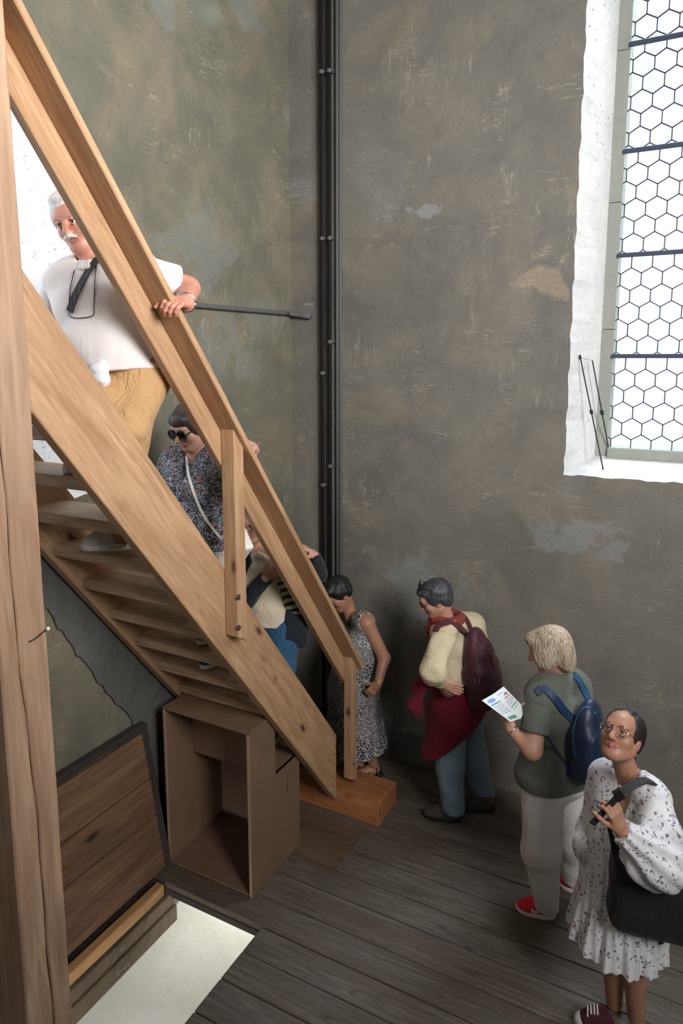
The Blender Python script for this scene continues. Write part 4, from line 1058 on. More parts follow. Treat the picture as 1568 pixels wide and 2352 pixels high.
        for ink, u0, u1, v0, v1 in rects:
            g = lambda u, v: (q[0] * (1 - u) + q[3] * u) * (1 - v) + (q[1] * (1 - u) + q[2] * u) * v + n * 0.0011
            if ink == 'blue':
                c = g((u0 + u1) / 2, (v0 + v1) / 2); eu, ev = (g(u1, .45) - g(u0, .45)) / 2, (g(.15, v1) - g(.15, v0)) / 2
                V = [c + eu * math.cos(w * .3927) + ev * math.sin(w * .3927) for w in range(16)]; poly_obj('print', V, [tuple(range(16))], inks[ink], lf_)
            else: poly_obj('print', [g(u0, v0), g(u0, v1), g(u1, v1), g(u1, v0)], [(0, 1, 2, 3)], inks[ink], lf_)
woman_green()

# ---- woman in the white flowered dress, looking up
def m_floral():
    t = NT('white dress with small flowers'); v = t.coords((1, 1, 1), rand=False); c = (0.70, 0.69, 0.71)
    wv = t.new('ShaderNodeVectorMath', operation='ADD'); nz = t.new('ShaderNodeTexNoise'); nz.inputs['Scale'].default_value = 22; t.link(v, nz.inputs['Vector'])
    sc = t.new('ShaderNodeVectorMath', operation='SCALE'); sc.inputs['Scale'].default_value = 0.045; t.link(nz.outputs['Color'], sc.inputs[0]); t.link(v, wv.inputs[0]); t.link(sc.outputs[0], wv.inputs[1]); vv = wv.outputs[0]
    big = t.ramp(t.noise(v, 11, 2), [(0.40, 0.0), (0.48, 1.0)])
    for scale, r, cc in ((48, 0.36, srgb(58, 58, 88)), (62, 0.36, srgb(112, 112, 146)), (30, 0.26, srgb(132, 66, 60))):
        vo = t.voro(vv, scale); m = t.ramp(vo.outputs['Distance'], [(r * .75, 1.0), (r, 0.0)])
        sel = t.new('ShaderNodeSeparateColor'); t.link(vo.outputs['Color'], sel.inputs[0])
        m = t.math('MULTIPLY', m, t.ramp(sel.outputs[0], [(0.42, 1.0), (0.44, 0.0)]))
        m = t.math('MULTIPLY', m, big if scale != 30 else 1.0); c = t.mix(t.math('MULTIPLY', m, 0.85), c, cc)
    ln = t.noise(vv, 26, 2); li = t.ramp(t.math('ABSOLUTE', t.math('SUBTRACT', ln, 0.5)), [(0.0, 1.0), (0.012, 0.0)])
    c = t.mix(t.math('MULTIPLY', t.math('MULTIPLY', li, big), 0.45), c, srgb(90, 90, 116))
    t.base(c); t.rough(0.8); t.bump(t.noise(v, 18, 4), 0.3, 0.02); t.b.inputs['Sheen Weight'].default_value = 0.1; return t.m
def woman_dress():
    sk = SK_TAN
    J = joints(nk=(1443, 1772, 2.89), che=(1440, 1862, 2.88), wai=(1438, 1935, 2.88), pel=(1432, 2000, 2.88), Ls=(1503, 1838, 2.73), Rs=(1384, 1782, 3.02),
               Lh=(1462, 2020, 2.82), Rh=(1408, 2010, 2.94), Rk=(1408, 2180, 2.88), Ra=(1410, 2302, 2.93), Lk=(1456, 2200, 2.80), La=(1460, 2335, 2.84),
               Le=(1520, 1982, 2.56), Lw=(1424, 1905, 2.54), Re=(1365, 1915, 3.00), Rw=(1362, 2005, 2.93))
    f = nrm(-0.62 * Rv - 0.78 * Fh); lf = np.cross(Uz, f)
    root = person((*J['pel'][:2], 0), 'dark-haired woman in white flowered dress and clear glasses looking up')
    hf = nrm(-0.60 * Rv - 0.58 * Fh + 0.60 * Uz)
    H = Head(at(1427, 1690, 2.86), hf, Uz - 0.05 * Rv, 1.0)
    hd = head_solid(H, (0.47, 0.26, 0.18), (0.44, 0.15, 0.13), (0.05, 0.03, 0.025), J['nk'] - Uz * 0.03 - Fh * 0.01, 0.047, h=0.003)
    B = Solid(0.006, 0.03); torso(B, J, 0.0); arm(B, J['Ls'], J['Le'], J['Lw'], 0.0); arm(B, J['Rs'], J['Re'], J['Rw'], 0.0)
    leg(B, J['Lh'], J['Lk'], J['La'], 0.0, (0.08, 0.056, 0.038), front=f); leg(B, J['Rh'], J['Rk'], J['Ra'], 0.0, (0.08, 0.056, 0.038), front=f)
    dl = nrm(at(1404, 1838, 2.53) - J['Lw'])
    hl = hand_solid(J['Lw'], dl, 0.75 * Fh - 0.4 * Rv, -0.8 * Rv + 0.3 * Uz, (0.55, 1.0, 0.7), 0.03, 0.95, 0.7)
    skin_body(root, hd, [hl], [B], sk)
    eyes(root, H, (0.02,0.012,0.008), (0.03,0.02,0.018))
    # hair pulled back with a low tail
    S = Solid(0.004, 0.03); p = H.p
    S.ell(p(0, -0.022, 0.045), (.079, .092, .080), H.R); S.ell(p(0, -0.058, -0.012), (.072, .052, .078), H.R)
    for sx in (-1, 1): S.ell(p(sx * .060, -.020, .030), (.022, .060, .062), H.R, .02)
    S.ell(p(0, .095, .000), (.070, .062, .088), H.R, .015, None, True)
    tb = p(0, -.095, -.060); S.chain([tb, tb - f * .03 - Uz * .02 + Rv * .01, tb - f * .035 - Uz * .065 + Rv * .015, tb - f * .03 - Uz * .11 + Rv * .015], [.026, .030, .026, .012], .01)
    solid_obj('hair', [S.mesh(disp=lambda X, Y, Z: 0.0014 * np.sin(170 * ((X - H.c[0]) * H.r[0] + (Y - H.c[1]) * H.r[1] + (Z - H.c[2]) * H.r[2]) + 30 * Z))], m_hair('dark brown hair', (0.006, 0.005, 0.006), (0.032, 0.024, 0.024)), root)
    glasses(root, H, m_lens('clear pink acetate', (0.86, 0.70, 0.72), 0.25), LENS_CLEAR, 0.0255, 0.0026, 1.05, True)
    for sx in (-1,): tube('earring', ring_pts(H.p(sx * .076, -.006, -.056), H.f, H.u, .009, 12), .0022, GOLD, root, 6)
    # dress
    FL = m_floral()
    hem = at(1412, 2152, 2.88); S = Solid(0.006, 0.05); torso(S, J, 0.012, 1.0, 1.0, bust=0.05, k=0.05, front=f)
    S.cone(J['che'], J['wai'], .125, .160, .06); S.cone(J['wai'], hem - Uz * 0.06, .155, .232, .06)
    ax0, ax1 = J['wai'], hem
    def pleat(X, Y, Z):
        g = np.arctan2(Y - ax1[1], X - ax1[0]); w = np.clip((J['che'][2] - Z) / (J['che'][2] - hem[2]), 0, 1.1)
        return w * (0.013 * np.sin(g * 13 + 1.3 * np.sin(Z * 6)) + 0.007 * np.sin(g * 29 + 5 * Z))
    nd = J['nk'] - Uz * 0.035
    V, F, C = None, None, None
    for a_ in (0.0, 0.5, 1.0): S.cone(J['nk'] + f * 0.07 + Uz * 0.02, J['nk'] + f * (0.165) - Uz * 0.150, .060, .022, .012, None, True)
    S.ball(J['nk'] + Uz * 0.02 + f * 0.015, .062, .012, None, True)
    hemz = hem[2]
    # hem: wavy lower edge through two slanted cuts
    d1 = S.mesh(clips=[(hem, (-0.10, 0.02, -1.0))], disp=pleat)
    S2 = Solid(0.006, 0.04)   # full left sleeve gathered at the wrist
    S2.cone(J['Ls'] + Uz * 0.0, J['Ls'] * .5 + J['Le'] * .5, .068, .085); S2.cone(J['Ls'] * .5 + J['Le'] * .5, J['Le'], .085, .098)
    S2.ell(J['Le'] * .75 + J['Lw'] * .25 - Uz * .03, (.115, .10, .085), None, .05); S2.cone(J['Le'], J['Lw'], .095, .040); S2.cone(J['Le'] * .5 + J['Lw'] * .5, J['Lw'], .075, .036)
    def gather(X, Y, Z):
        u = nrm(J['Lw'] - J['Le']); a = np.cross(u, Uz); a = nrm(a); b = np.cross(u, a)
        q1 = (X - J['Lw'][0]) * a[0] + (Y - J['Lw'][1]) * a[1] + (Z - J['Lw'][2]) * a[2]; q2 = (X - J['Lw'][0]) * b[0] + (Y - J['Lw'][1]) * b[1] + (Z - J['Lw'][2]) * b[2]
        return 0.006 * np.sin(8 * np.arctan2(q2, q1) + 9 * Z) + 0.003 * np.sin(30 * X + 40 * Z)
    d2 = S2.mesh(clips=[(J['Lw'] - nrm(J['Lw'] - J['Le']) * 0.012, J['Lw'] - J['Le'])], disp=gather)
    S3 = Solid(0.006, 0.04); S3.cone(J['Rs'], J['Re'], .066, .075); S3.cone(J['Re'], J['Rw'], .080, .062)
    S3.ell(at(1345, 1945, 2.93), (.06, .06, .075), None, .04)
    d3 = S3.mesh(disp=wr_disp(0.005))
    dr = solid_obj('dress', [d1, d2, d3], FL, root)
    # necklace
    bv = bvh_of(*[o for o in root.children if o.name.startswith('body')])
    P = [hit(bv, x, y, .002)[0] for x, y in ((1392, 1778), (1396, 1792), (1407, 1802), (1420, 1800), (1432, 1790), (1446, 1774))]
    P = [q for q in P if q is not None]
    if len(P) > 2: tube('necklace', catmull(P, 4), .0012, GOLD, root, 5)
    # burgundy canvas shoes
    BUR = m_cloth('burgundy canvas', srgb(78, 22, 34), 0.8, 0.1, 20); WH = plain('white shoelace', (0.75, 0.75, 0.74), 0.8)
    for hq, tq in ((on_z(1408, 2372, 0), on_z(1320, 2350, 0)), (on_z(1466, 2420, 0), on_z(1376, 2402, 0))):
        sh = shoe(root, hq, tq, BUR, WHITE_RUBBER, 0.043, 0.060); R = shoe_frame(hq, tq); L = np.linalg.norm(tq - hq)
        S = Solid(0.004, 0.02); S.ell(hq + R[:, 1] * (L - 0.046) + Uz * 0.030, (.043, .052, .034), R); c_ = S.mesh(clips=[(hq + R[:, 1] * (L - 0.050), -R[:, 1]), (hq + Uz * .012, (0, 0, -1))])
        solid_obj('toe_cap', [c_], WHITE_RUBBER, sh)
        bv = bvh_of(sh)
        for i in range(4):
            P = []; N = []
            for u in (-.028, -.012, .0, .012, .028):
                o = hq + R[:, 1] * (L * (.44 + .085 * i)) + R[:, 0] * u + Uz * 0.25; loc, nn, _, _ = bv.ray_cast(Vector(o), Vector((0, 0, -1)))
                if loc is not None: P.append(np.array(loc) + Uz * .002); N.append(np.array(nn))
            if len(P) > 2: ribbon('lace', P, N, .007, .003, WH, sh, 2)
    # black bag on her left shoulder
    bg_ = empty('shoulder_bag', at(1505, 2150, 2.72)); tag(bg_, 'black backpack hanging from the left shoulder of the woman in the flowered dress', 'bag')
    c = at(1498, 2030, 2.68); up_ = nrm(Uz + 0.10 * Rv); r_ = nrm(Rv * 0.93 - Fh * 0.25); fr = np.cross(up_, r_); R = np.stack([r_, -fr, up_], 1)
    S = Solid(0.006, 0.04); S.box(c, (.120, .035, .165), R, .05, .04); S.box(c + up_ * 0.0 - r_ * .02, (.07, .055, .08), R, .04, .05); S.ell(c - up_ * 0.14 + r_ * .01, (.165, .085, .07), R)
    pk = solid_obj('bag_body', [S.mesh(disp=wr_disp(0.004))], BLACK_CLOTH, bg_)
    bv = bvh_of(pk, dr)
    PS = [at(1418, 1830, 2.55), at(1440, 1812, 2.60), at(1464, 1797, 2.65), at(1490, 1793, 2.71), at(1514, 1812, 2.77), at(1532, 1850, 2.80), at(1543, 1905, 2.78), at(1546, 1960, 2.72)]
    NS = [-.6 * Fh + .5 * Uz, -.5 * Fh + .8 * Uz, -.3 * Fh + Uz, .2 * Rv + Uz, .6 * Rv + .8 * Uz, Rv + .4 * Uz, Rv, Rv]
    ribbon('shoulder_strap', PS, NS, .034, .010, BLACK_CLOTH, bg_)
    bd = bvh_of(dr)
    a, b = at(1420, 1828, 2.535), at(1359, 1893, 2.56)
    ribbon('strap_tail', [a, a * .5 + b * .5, b], [-Fh, -Fh, -Fh], .026, .005, BLACK_CLOTH, bg_, 4)
    poly_obj('buckle', *box_arrays(at(1420, 1826, 2.54), nrm(0.8 * Rv + 0.55 * Uz), nrm(-0.55 * Rv + 0.8 * Uz), -Fh, (.034, .044, .016)), BLACK, bg_)
    ribbon('side_strap', [at(1398, 1880, 2.62), at(1406, 1915, 2.62), at(1414, 1960, 2.62)], [-Fh] * 3, .03, .008, BLACK_CLOTH, bg_, 4)
    ribbon('webbing_loop', [at(1512, 2128, 2.60), at(1516, 2150, 2.61), at(1517, 2168, 2.62)], [-Fh] * 3, .022, .006, BLACK_CLOTH, bg_, 3)
woman_dress()

# ---- woman with burgundy backpack and red fleece tied round the waist
def woman_beige():
    sk = SK_FAIR
    J = joints(nk=(1026, 1420, 4.42), che=(1050, 1488, 4.43), wai=(1052, 1556, 4.41), pel=(1047, 1604, 4.40), Ls=(1022, 1456, 4.27), Rs=(1086, 1440, 4.56),
               Lh=(1038, 1628, 4.34), Rh=(1068, 1620, 4.48), Lk=(1034, 1758, 4.30), La=(1040, 1852, 4.32), Rk=(1088, 1742, 4.50), Ra=(1114, 1830, 4.50),
               Le=(994, 1542, 4.02), Lw=(1013, 1566, 4.13), Re=(1118, 1530, 4.64), Rw=(1080, 1590, 4.62))
    f = nrm(-0.86 * Rv + 0.5 * Fh); lf = np.cross(Uz, f)
    root = person((*J['pel'][:2], 0), 'short-haired woman in cream shirt and jeans with a red fleece tied round her waist')
    H = Head(at(1000, 1374, 4.40), -0.90 * Rv + 0.08 * Fh - 0.40 * Uz, Uz - 0.1 * Rv, 1.02)
    hd = head_solid(H, sk, (0.42, 0.16, 0.13), (0.05, 0.04, 0.04), J['nk'] - Uz * 0.02, 0.05)
    B = Solid(0.008, 0.03); torso(B, J); arm(B, J['Ls'], J['Le'], J['Lw']); arm(B, J['Rs'], J['Re'], J['Rw']); leg(B, J['Lh'], J['Lk'], J['La']); leg(B, J['Rh'], J['Rk'], J['Ra'])
    hl = hand_solid(J['Lw'], 0.85 * Rv - 0.40 * Uz - 0.1 * Fh, Fh, -0.5 * Uz - 0.3 * Rv, (0.15, 0.25, 0.25), 0.06, 0.98, 0.2)
    hr = hand_solid(J['Rw'], 0.5 * Rv - 0.8 * Uz, Fh, -Rv)
    skin_body(root, hd, [hl, hr], [B], sk)
    eyes(root, H, (0.03,0.02,0.015), (0.03,0.028,0.028))
    S = Solid(0.0045, 0.03); p = H.p
    S.ell(p(0, -0.020, 0.045), (.088, .104, .084), H.R); S.ell(p(0, -0.060, -0.010), (.078, .058, .070), H.R); S.ell(p(0, .060, .078), (.062, .042, .026), H.R)
    for sx in (-1, 1): S.ell(p(sx * .066, -.010, .012), (.022, .050, .042), H.R)
    S.ell(p(0, .125, -.035), (.075, .062, .080), H.R, .02, None, True)
    solid_obj('hair', [S.mesh(disp=wr_disp(0.0022, (110, 120, 40)))], m_hair('dark slate hair', (0.016, 0.018, 0.022), (0.085, 0.09, 0.10)), root)
    glasses(root, H, BLACK, LENS_CLEAR, 0.021, 0.0022, 1.15)
    # sunglasses pushed up into the hair
    H2 = Head(H.p(0, -.030, .058), H.f * 0.85 + H.u * 0.55, H.u, 1.10)
    g = glasses(root, H2, BLACK, LENS_DARK, 0.022, 0.0026, 1.15); g.name = 'sunglasses'
    # orange-red scarf
    S = Solid(0.006, 0.02); u, v = nrm(f + 0.25 * Uz), lf
    c = J['nk'] + Uz * 0.005
    for k in range(12):
        a, b = 2 * math.pi * k / 12, 2 * math.pi * (k + 1) / 12
        S.cone(c + (u * math.cos(a) * 0.088 + v * math.sin(a) * 0.092) - Uz * (.004 + .030 * math.cos(a)), c + (u * math.cos(b) * 0.088 + v * math.sin(b) * 0.092) - Uz * (.004 + .030 * math.cos(b)), .031, .031)
    S.chain([c + f * .09 - Uz * .03 - Fh * .04, c + f * .12 - Uz * .08 - Fh * .07, c + f * .12 - Uz * .14 - Fh * .09], [.034, .038, .022])
    solid_obj('scarf', [S.mesh(disp=wr_disp(0.004, (60, 50, 40)))], m_cloth('rust red scarf', srgb(150, 58, 44), 0.9, 0.5, 25), root)
    S = Solid(0.007, 0.05); torso(S, J, 0.026, 1.05, 1.08, k=0.06)
    S.chain([J['Rs'], J['Re'], J['Rw']], [.070, .066, .050], .04)
    ct = solid_obj('shirt', [S.mesh(clips=[(at(1050, 1548, 4.41), (0, 0, -1)), (J['nk'] + Uz * .0, Uz + .35 * f)], disp=wr_disp(0.006, (30, 26, 14))), sleeve_part(J['Ls'], J['Le'], J['Lw'], 1.95, (.078, .076, .046), wr_disp(.006, (40, 30, 24)))], m_cloth('cream linen shirt', srgb(216, 200, 168), 0.85, 0.28, 9), root)
    S = Solid(0.007, 0.05); S.cone(J['Lh'], J['Rh'], .105, .105); S.chain([J['Lh'], J['Lk'], J['La']], [.105, .092, .078], .04); S.chain([J['Rh'], J['Rk'], J['Ra']], [.102, .092, .076], .04)
    solid_obj('jeans', [S.mesh(clips=[(at(1040, 1862, 4.32), (0, 0, -1)), (J['pel'], (0, 0, 1))], disp=wr_disp(0.005, (22, 18, 9), 2))], m_cloth('pale blue denim', srgb(124, 150, 166), 0.85, 0.3, 12, 0.2), root)
    # red fleece
    S = Solid(0.007, 0.04)
    S.cone(at(1052, 1546, 4.41), at(1046, 1625, 4.40), .158, .190, .05); S.cone(at(1046, 1625, 4.40), at(1022, 1728, 4.36), .190, .150, .05); S.cone(at(1058, 1600, 4.43), at(1072, 1670, 4.44), .15, .14, .05)
    S.chain([at(985, 1556, 4.28), at(962, 1580, 4.24), at(952, 1618, 4.23), at(958, 1634, 4.23)], [.045, .045, .042, .036], .03)
    S.chain([at(985, 1556, 4.28), at(1030, 1566, 4.26), at(1090, 1560, 4.36)], [.03, .03, .03], .03)
    n_ = nrm(0.64 * Rv - 0.76 * Uz); fl_ = S.mesh(clips=[(at(1052, 1704, 4.25), n_)], disp=wr_disp(0.006, (20, 16, 9), 1.5))
    solid_obj('fleece', [fl_], m_cloth('crimson fleece', srgb(112, 8, 34), 0.95, 0.3, 14, 0.2), root)
    SH = m_cloth('grey brown hiking leather', srgb(76, 72, 62), 0.75, 0.3, 20); SO = plain('dark rubber sole', srgb(34, 32, 30), 0.8)
    shoe(root, on_z(1056, 1886, 0), on_z(972, 1872, 0), SH, SO, .047, .062); shoe(root, on_z(1136, 1862, 0), on_z(1056, 1856, 0), SH, SO, .047, .062)
    # burgundy backpack
    bp = empty('backpack', at(1110, 1640, 4.25)); tag(bp, 'burgundy daypack on the back of the woman in the cream shirt', 'backpack')
    BU = m_cloth('burgundy nylon', srgb(74, 30, 42), 0.55, 0.16, 9, 0.3); BU2 = m_cloth('burgundy webbing', srgb(92, 40, 48), 0.6, 0.1)
    up_ = nrm(Uz - 0.20 * Rv); bk_ = nrm(0.80 * Rv - 0.55 * Fh); bk_ = nrm(bk_ - up_ * (bk_ @ up_)); la = np.cross(up_, bk_); R = np.stack([la, bk_, up_], 1); c = at(1104, 1538, 4.27)
    S = Solid(0.006, 0.05); S.ell(c + up_ * .02, (.135, .085, .265), R); S.box(c - up_ * .09, (.085, .035, .10), R, .045, .06); S.ell(c + bk_ * .06 - up_ * .07, (.10, .055, .15), R, .02); S.ell(c + bk_ * .05 + up_ * .12, (.09, .05, .09), R, .02)
    pk = solid_obj('pack_body', [S.mesh(disp=wr_disp(0.004, (30, 26, 14)))], BU, bp)
    bv = bvh_of(pk); ZP = plain('zip metal', srgb(150, 146, 140), 0.4, 0.8)
    strap_px('zip_seam', bv, [(1085, 1480), (1092, 1462), (1106, 1470), (1124, 1500), (1136, 1535)], .010, .004, BU2, bp, .002)
    strap_px('zip_seam', bv, [(1100, 1560), (1094, 1530), (1094, 1500), (1100, 1480)], .008, .004, BU2, bp, .002)
    for q in ((1109, 1504), (1132, 1508), (1100, 1558), (1090, 1558)):
        a, nn = hit(bv, *q, .004)
        if a is not None: ribbon('zip_pull', [a, a - Uz * .018, a - Uz * .034], [nn] * 3, .007, .003, ZP, bp, 2)
    bv = bvh_of(ct)
    strap_px('shoulder_strap', bv, [(1000, 1452), (1010, 1438), (1030, 1432), (1050, 1440), (1070, 1456)], .045, .012, BU2, bp, .010)
    strap_px('shoulder_strap', bv, [(1052, 1412), (1062, 1416), (1072, 1430), (1078, 1444)], .03, .012, BU2, bp, .010)
woman_beige()

# ---- woman in the netted black dress at the stair foot
def m_net():
    t = NT('black dress with white net print'); v = t.coords((1, 1, 1.0), rand=False)
    wv = t.new('ShaderNodeVectorMath', operation='ADD'); nz = t.new('ShaderNodeTexNoise'); nz.inputs['Scale'].default_value = 14; t.link(v, nz.inputs['Vector'])
    sc = t.new('ShaderNodeVectorMath', operation='SCALE'); sc.inputs['Scale'].default_value = 0.03; t.link(nz.outputs['Color'], sc.inputs[0]); t.link(v, wv.inputs[0]); t.link(sc.outputs[0], wv.inputs[1])
    a = t.voro(wv.outputs[0], 50, 'DISTANCE_TO_EDGE').outputs['Distance']; b = t.voro(wv.outputs[0], 84, 'DISTANCE_TO_EDGE').outputs['Distance']
    k = t.ramp(t.noise(v, 5, 2), [(0.45, 0.0), (0.55, 1.0)])
    la = t.ramp(a, [(0.07, 1.0), (0.12, 0.0)]); lb = t.ramp(b, [(0.09, 1.0), (0.15, 0.0)])
    m = t.mix(k, la, lb); t.base(t.mix(m, (0.008, 0.010, 0.022), (0.48, 0.47, 0.46))); t.rough(0.8); t.bump(t.noise(v, 12, 3), 0.3, 0.03); return t.m
def woman_net():
    sk = (0.40, 0.20, 0.13)
    J = joints(nk=(806, 1410, 4.88), che=(816, 1476, 4.86), wai=(816, 1520, 4.86), pel=(812, 1575, 4.86), Ls=(842, 1432, 4.72), Rs=(796, 1424, 5.02), Lh=(824, 1592, 4.80), Rh=(798, 1588, 4.93),
               Lk=(838, 1690, 4.82), La=(860, 1766, 4.84), Rk=(812, 1690, 4.88), Ra=(838, 1756, 4.93), Le=(882, 1512, 4.70), Lw=(868, 1570, 4.60), Re=(792, 1505, 5.06), Rw=(790, 1570, 5.0))
    f = nrm(-0.9 * Rv - 0.35 * Fh); lf = np.cross(Uz, f)
    root = person((*J['pel'][:2], 0), 'woman in sleeveless black dress with white net print, head bowed at the stair foot')
    H = Head(at(777, 1364, 4.86), -0.72 * Rv - 0.42 * Fh - 0.55 * Uz, Uz - 0.35 * Rv, 1.0)
    hd = head_solid(H, sk, (0.35, 0.13, 0.11), (0.02, 0.015, 0.015), J['nk'] - Uz * .02, .048, closed=True)
    B = Solid(0.008, 0.03); torso(B, J); arm(B, J['Ls'], J['Le'], J['Lw'], 0.003); arm(B, J['Rs'], J['Re'], J['Rw'], 0.003); leg(B, J['Lh'], J['Lk'], J['La'], front=f); leg(B, J['Rh'], J['Rk'], J['Ra'], front=f)
    hl = hand_solid(J['Lw'], -0.6 * Rv - 0.75 * Uz, Fh, -Rv - .3 * Uz, (0.5, 0.7, 0.5), .04, .95); hr = hand_solid(J['Rw'], -0.5 * Rv - 0.75 * Uz, Fh, -Rv, (0.4, .5, .4))
    ft = Solid(0.006, 0.02)
    for a in ('La', 'Ra'): ft.cone(J[a], J[a] + f * .05 - Uz * (J[a][2] - .055), .036, .034); ft.cone(J[a] * np.array([1, 1, 0]) + Uz * .05, J[a] * np.array([1, 1, 0]) + f * .14 + Uz * .042, .036, .030)
    skin_body(root, hd, [hl, hr], [B, ft], sk)
    S = Solid(0.0045, 0.03); p = H.p
    S.ell(p(0, -0.018, 0.046), (.086, .104, .084), H.R); S.ell(p(0, -0.052, -0.005), (.078, .060, .066), H.R); S.ell(p(0, .058, .076), (.064, .046, .034), H.R)
    for sx in (-1, 1): S.ell(p(sx * .064, .000, .020), (.022, .050, .045), H.R)
    S.ell(p(0, .125, -.030), (.08, .058, .080), H.R, .02, None, True)
    solid_obj('hair', [S.mesh(disp=wr_disp(0.002, (100, 120, 40)))], m_hair('black hair', (0.004, 0.004, 0.005), (0.022, 0.02, 0.02)), root)
    bm = bmesh.new(); bmesh.ops.create_uvsphere(bm, u_segments=10, v_segments=8, radius=.006); e = link('earring', bm_to('earring', bm, SILVER, True), None, root, H.p(-.08, -.006, -.045))
    hem = at(820, 1716, 4.86); S = Solid(0.007, 0.05); torso(S, J, 0.012, 1.05, 1.05, bust=.05, front=f, k=.05)
    S.cone(J['wai'], J['pel'], .15, .185, .06); S.cone(J['pel'], hem - Uz * .04, .18, .24, .06)
    S.ball(J['Ls'] + nrm(J['Ls'] - J['Rs']) * .035 + Uz * .01, .066, .02, None, True); S.ball(J['nk'] + Uz * .03 + f * .03, .085, .02, None, True)
    def pl(X, Y, Z):
        g = np.arctan2(Y - hem[1], X - hem[0]); w = np.clip((J['wai'][2] - Z) / (J['wai'][2] - hem[2]), 0, 1); return w * (.010 * np.sin(g * 11 + 4 * Z) + .005 * np.sin(g * 23))
    solid_obj('dress', [S.mesh(clips=[(hem, (0.12, 0.0, -1))], disp=pl)], m_net(), root)
    wd = nrm(J['Le'] - J['Lw']); a = nrm(np.cross(wd, Uz)); b = np.cross(wd, a); tube('bracelet', ring_pts(J['Lw'] + wd * .01, a, b, .031), .003, SILVER, root, 6)
    SB = plain('black leather', (0.008, 0.008, 0.009), 0.5)
    for a in ('La', 'Ra'):
        q = J[a] * np.array([1, 1, 0]); s_ = shoe_frame(q - f * .07, q + f * .17); S = Solid(.005, .02); S.box(q + f * .05 + Uz * .012, (.032, .10, .004), s_, .010)
        so = solid_obj('sandal', [S.mesh()], SB, root)
        for u, hh in ((.11, .055), (.06, .072), (.0, .10)):
            tube('strap', [q + f * u - s_[:, 0] * .042 + Uz * .015, q + f * u - s_[:, 0] * .034 + Uz * hh * .8, q + f * (u + .01) + Uz * hh, q + f * u + s_[:, 0] * .034 + Uz * hh * .8, q + f * u + s_[:, 0] * .042 + Uz * .015], .006, SB, so, 6)
woman_net()

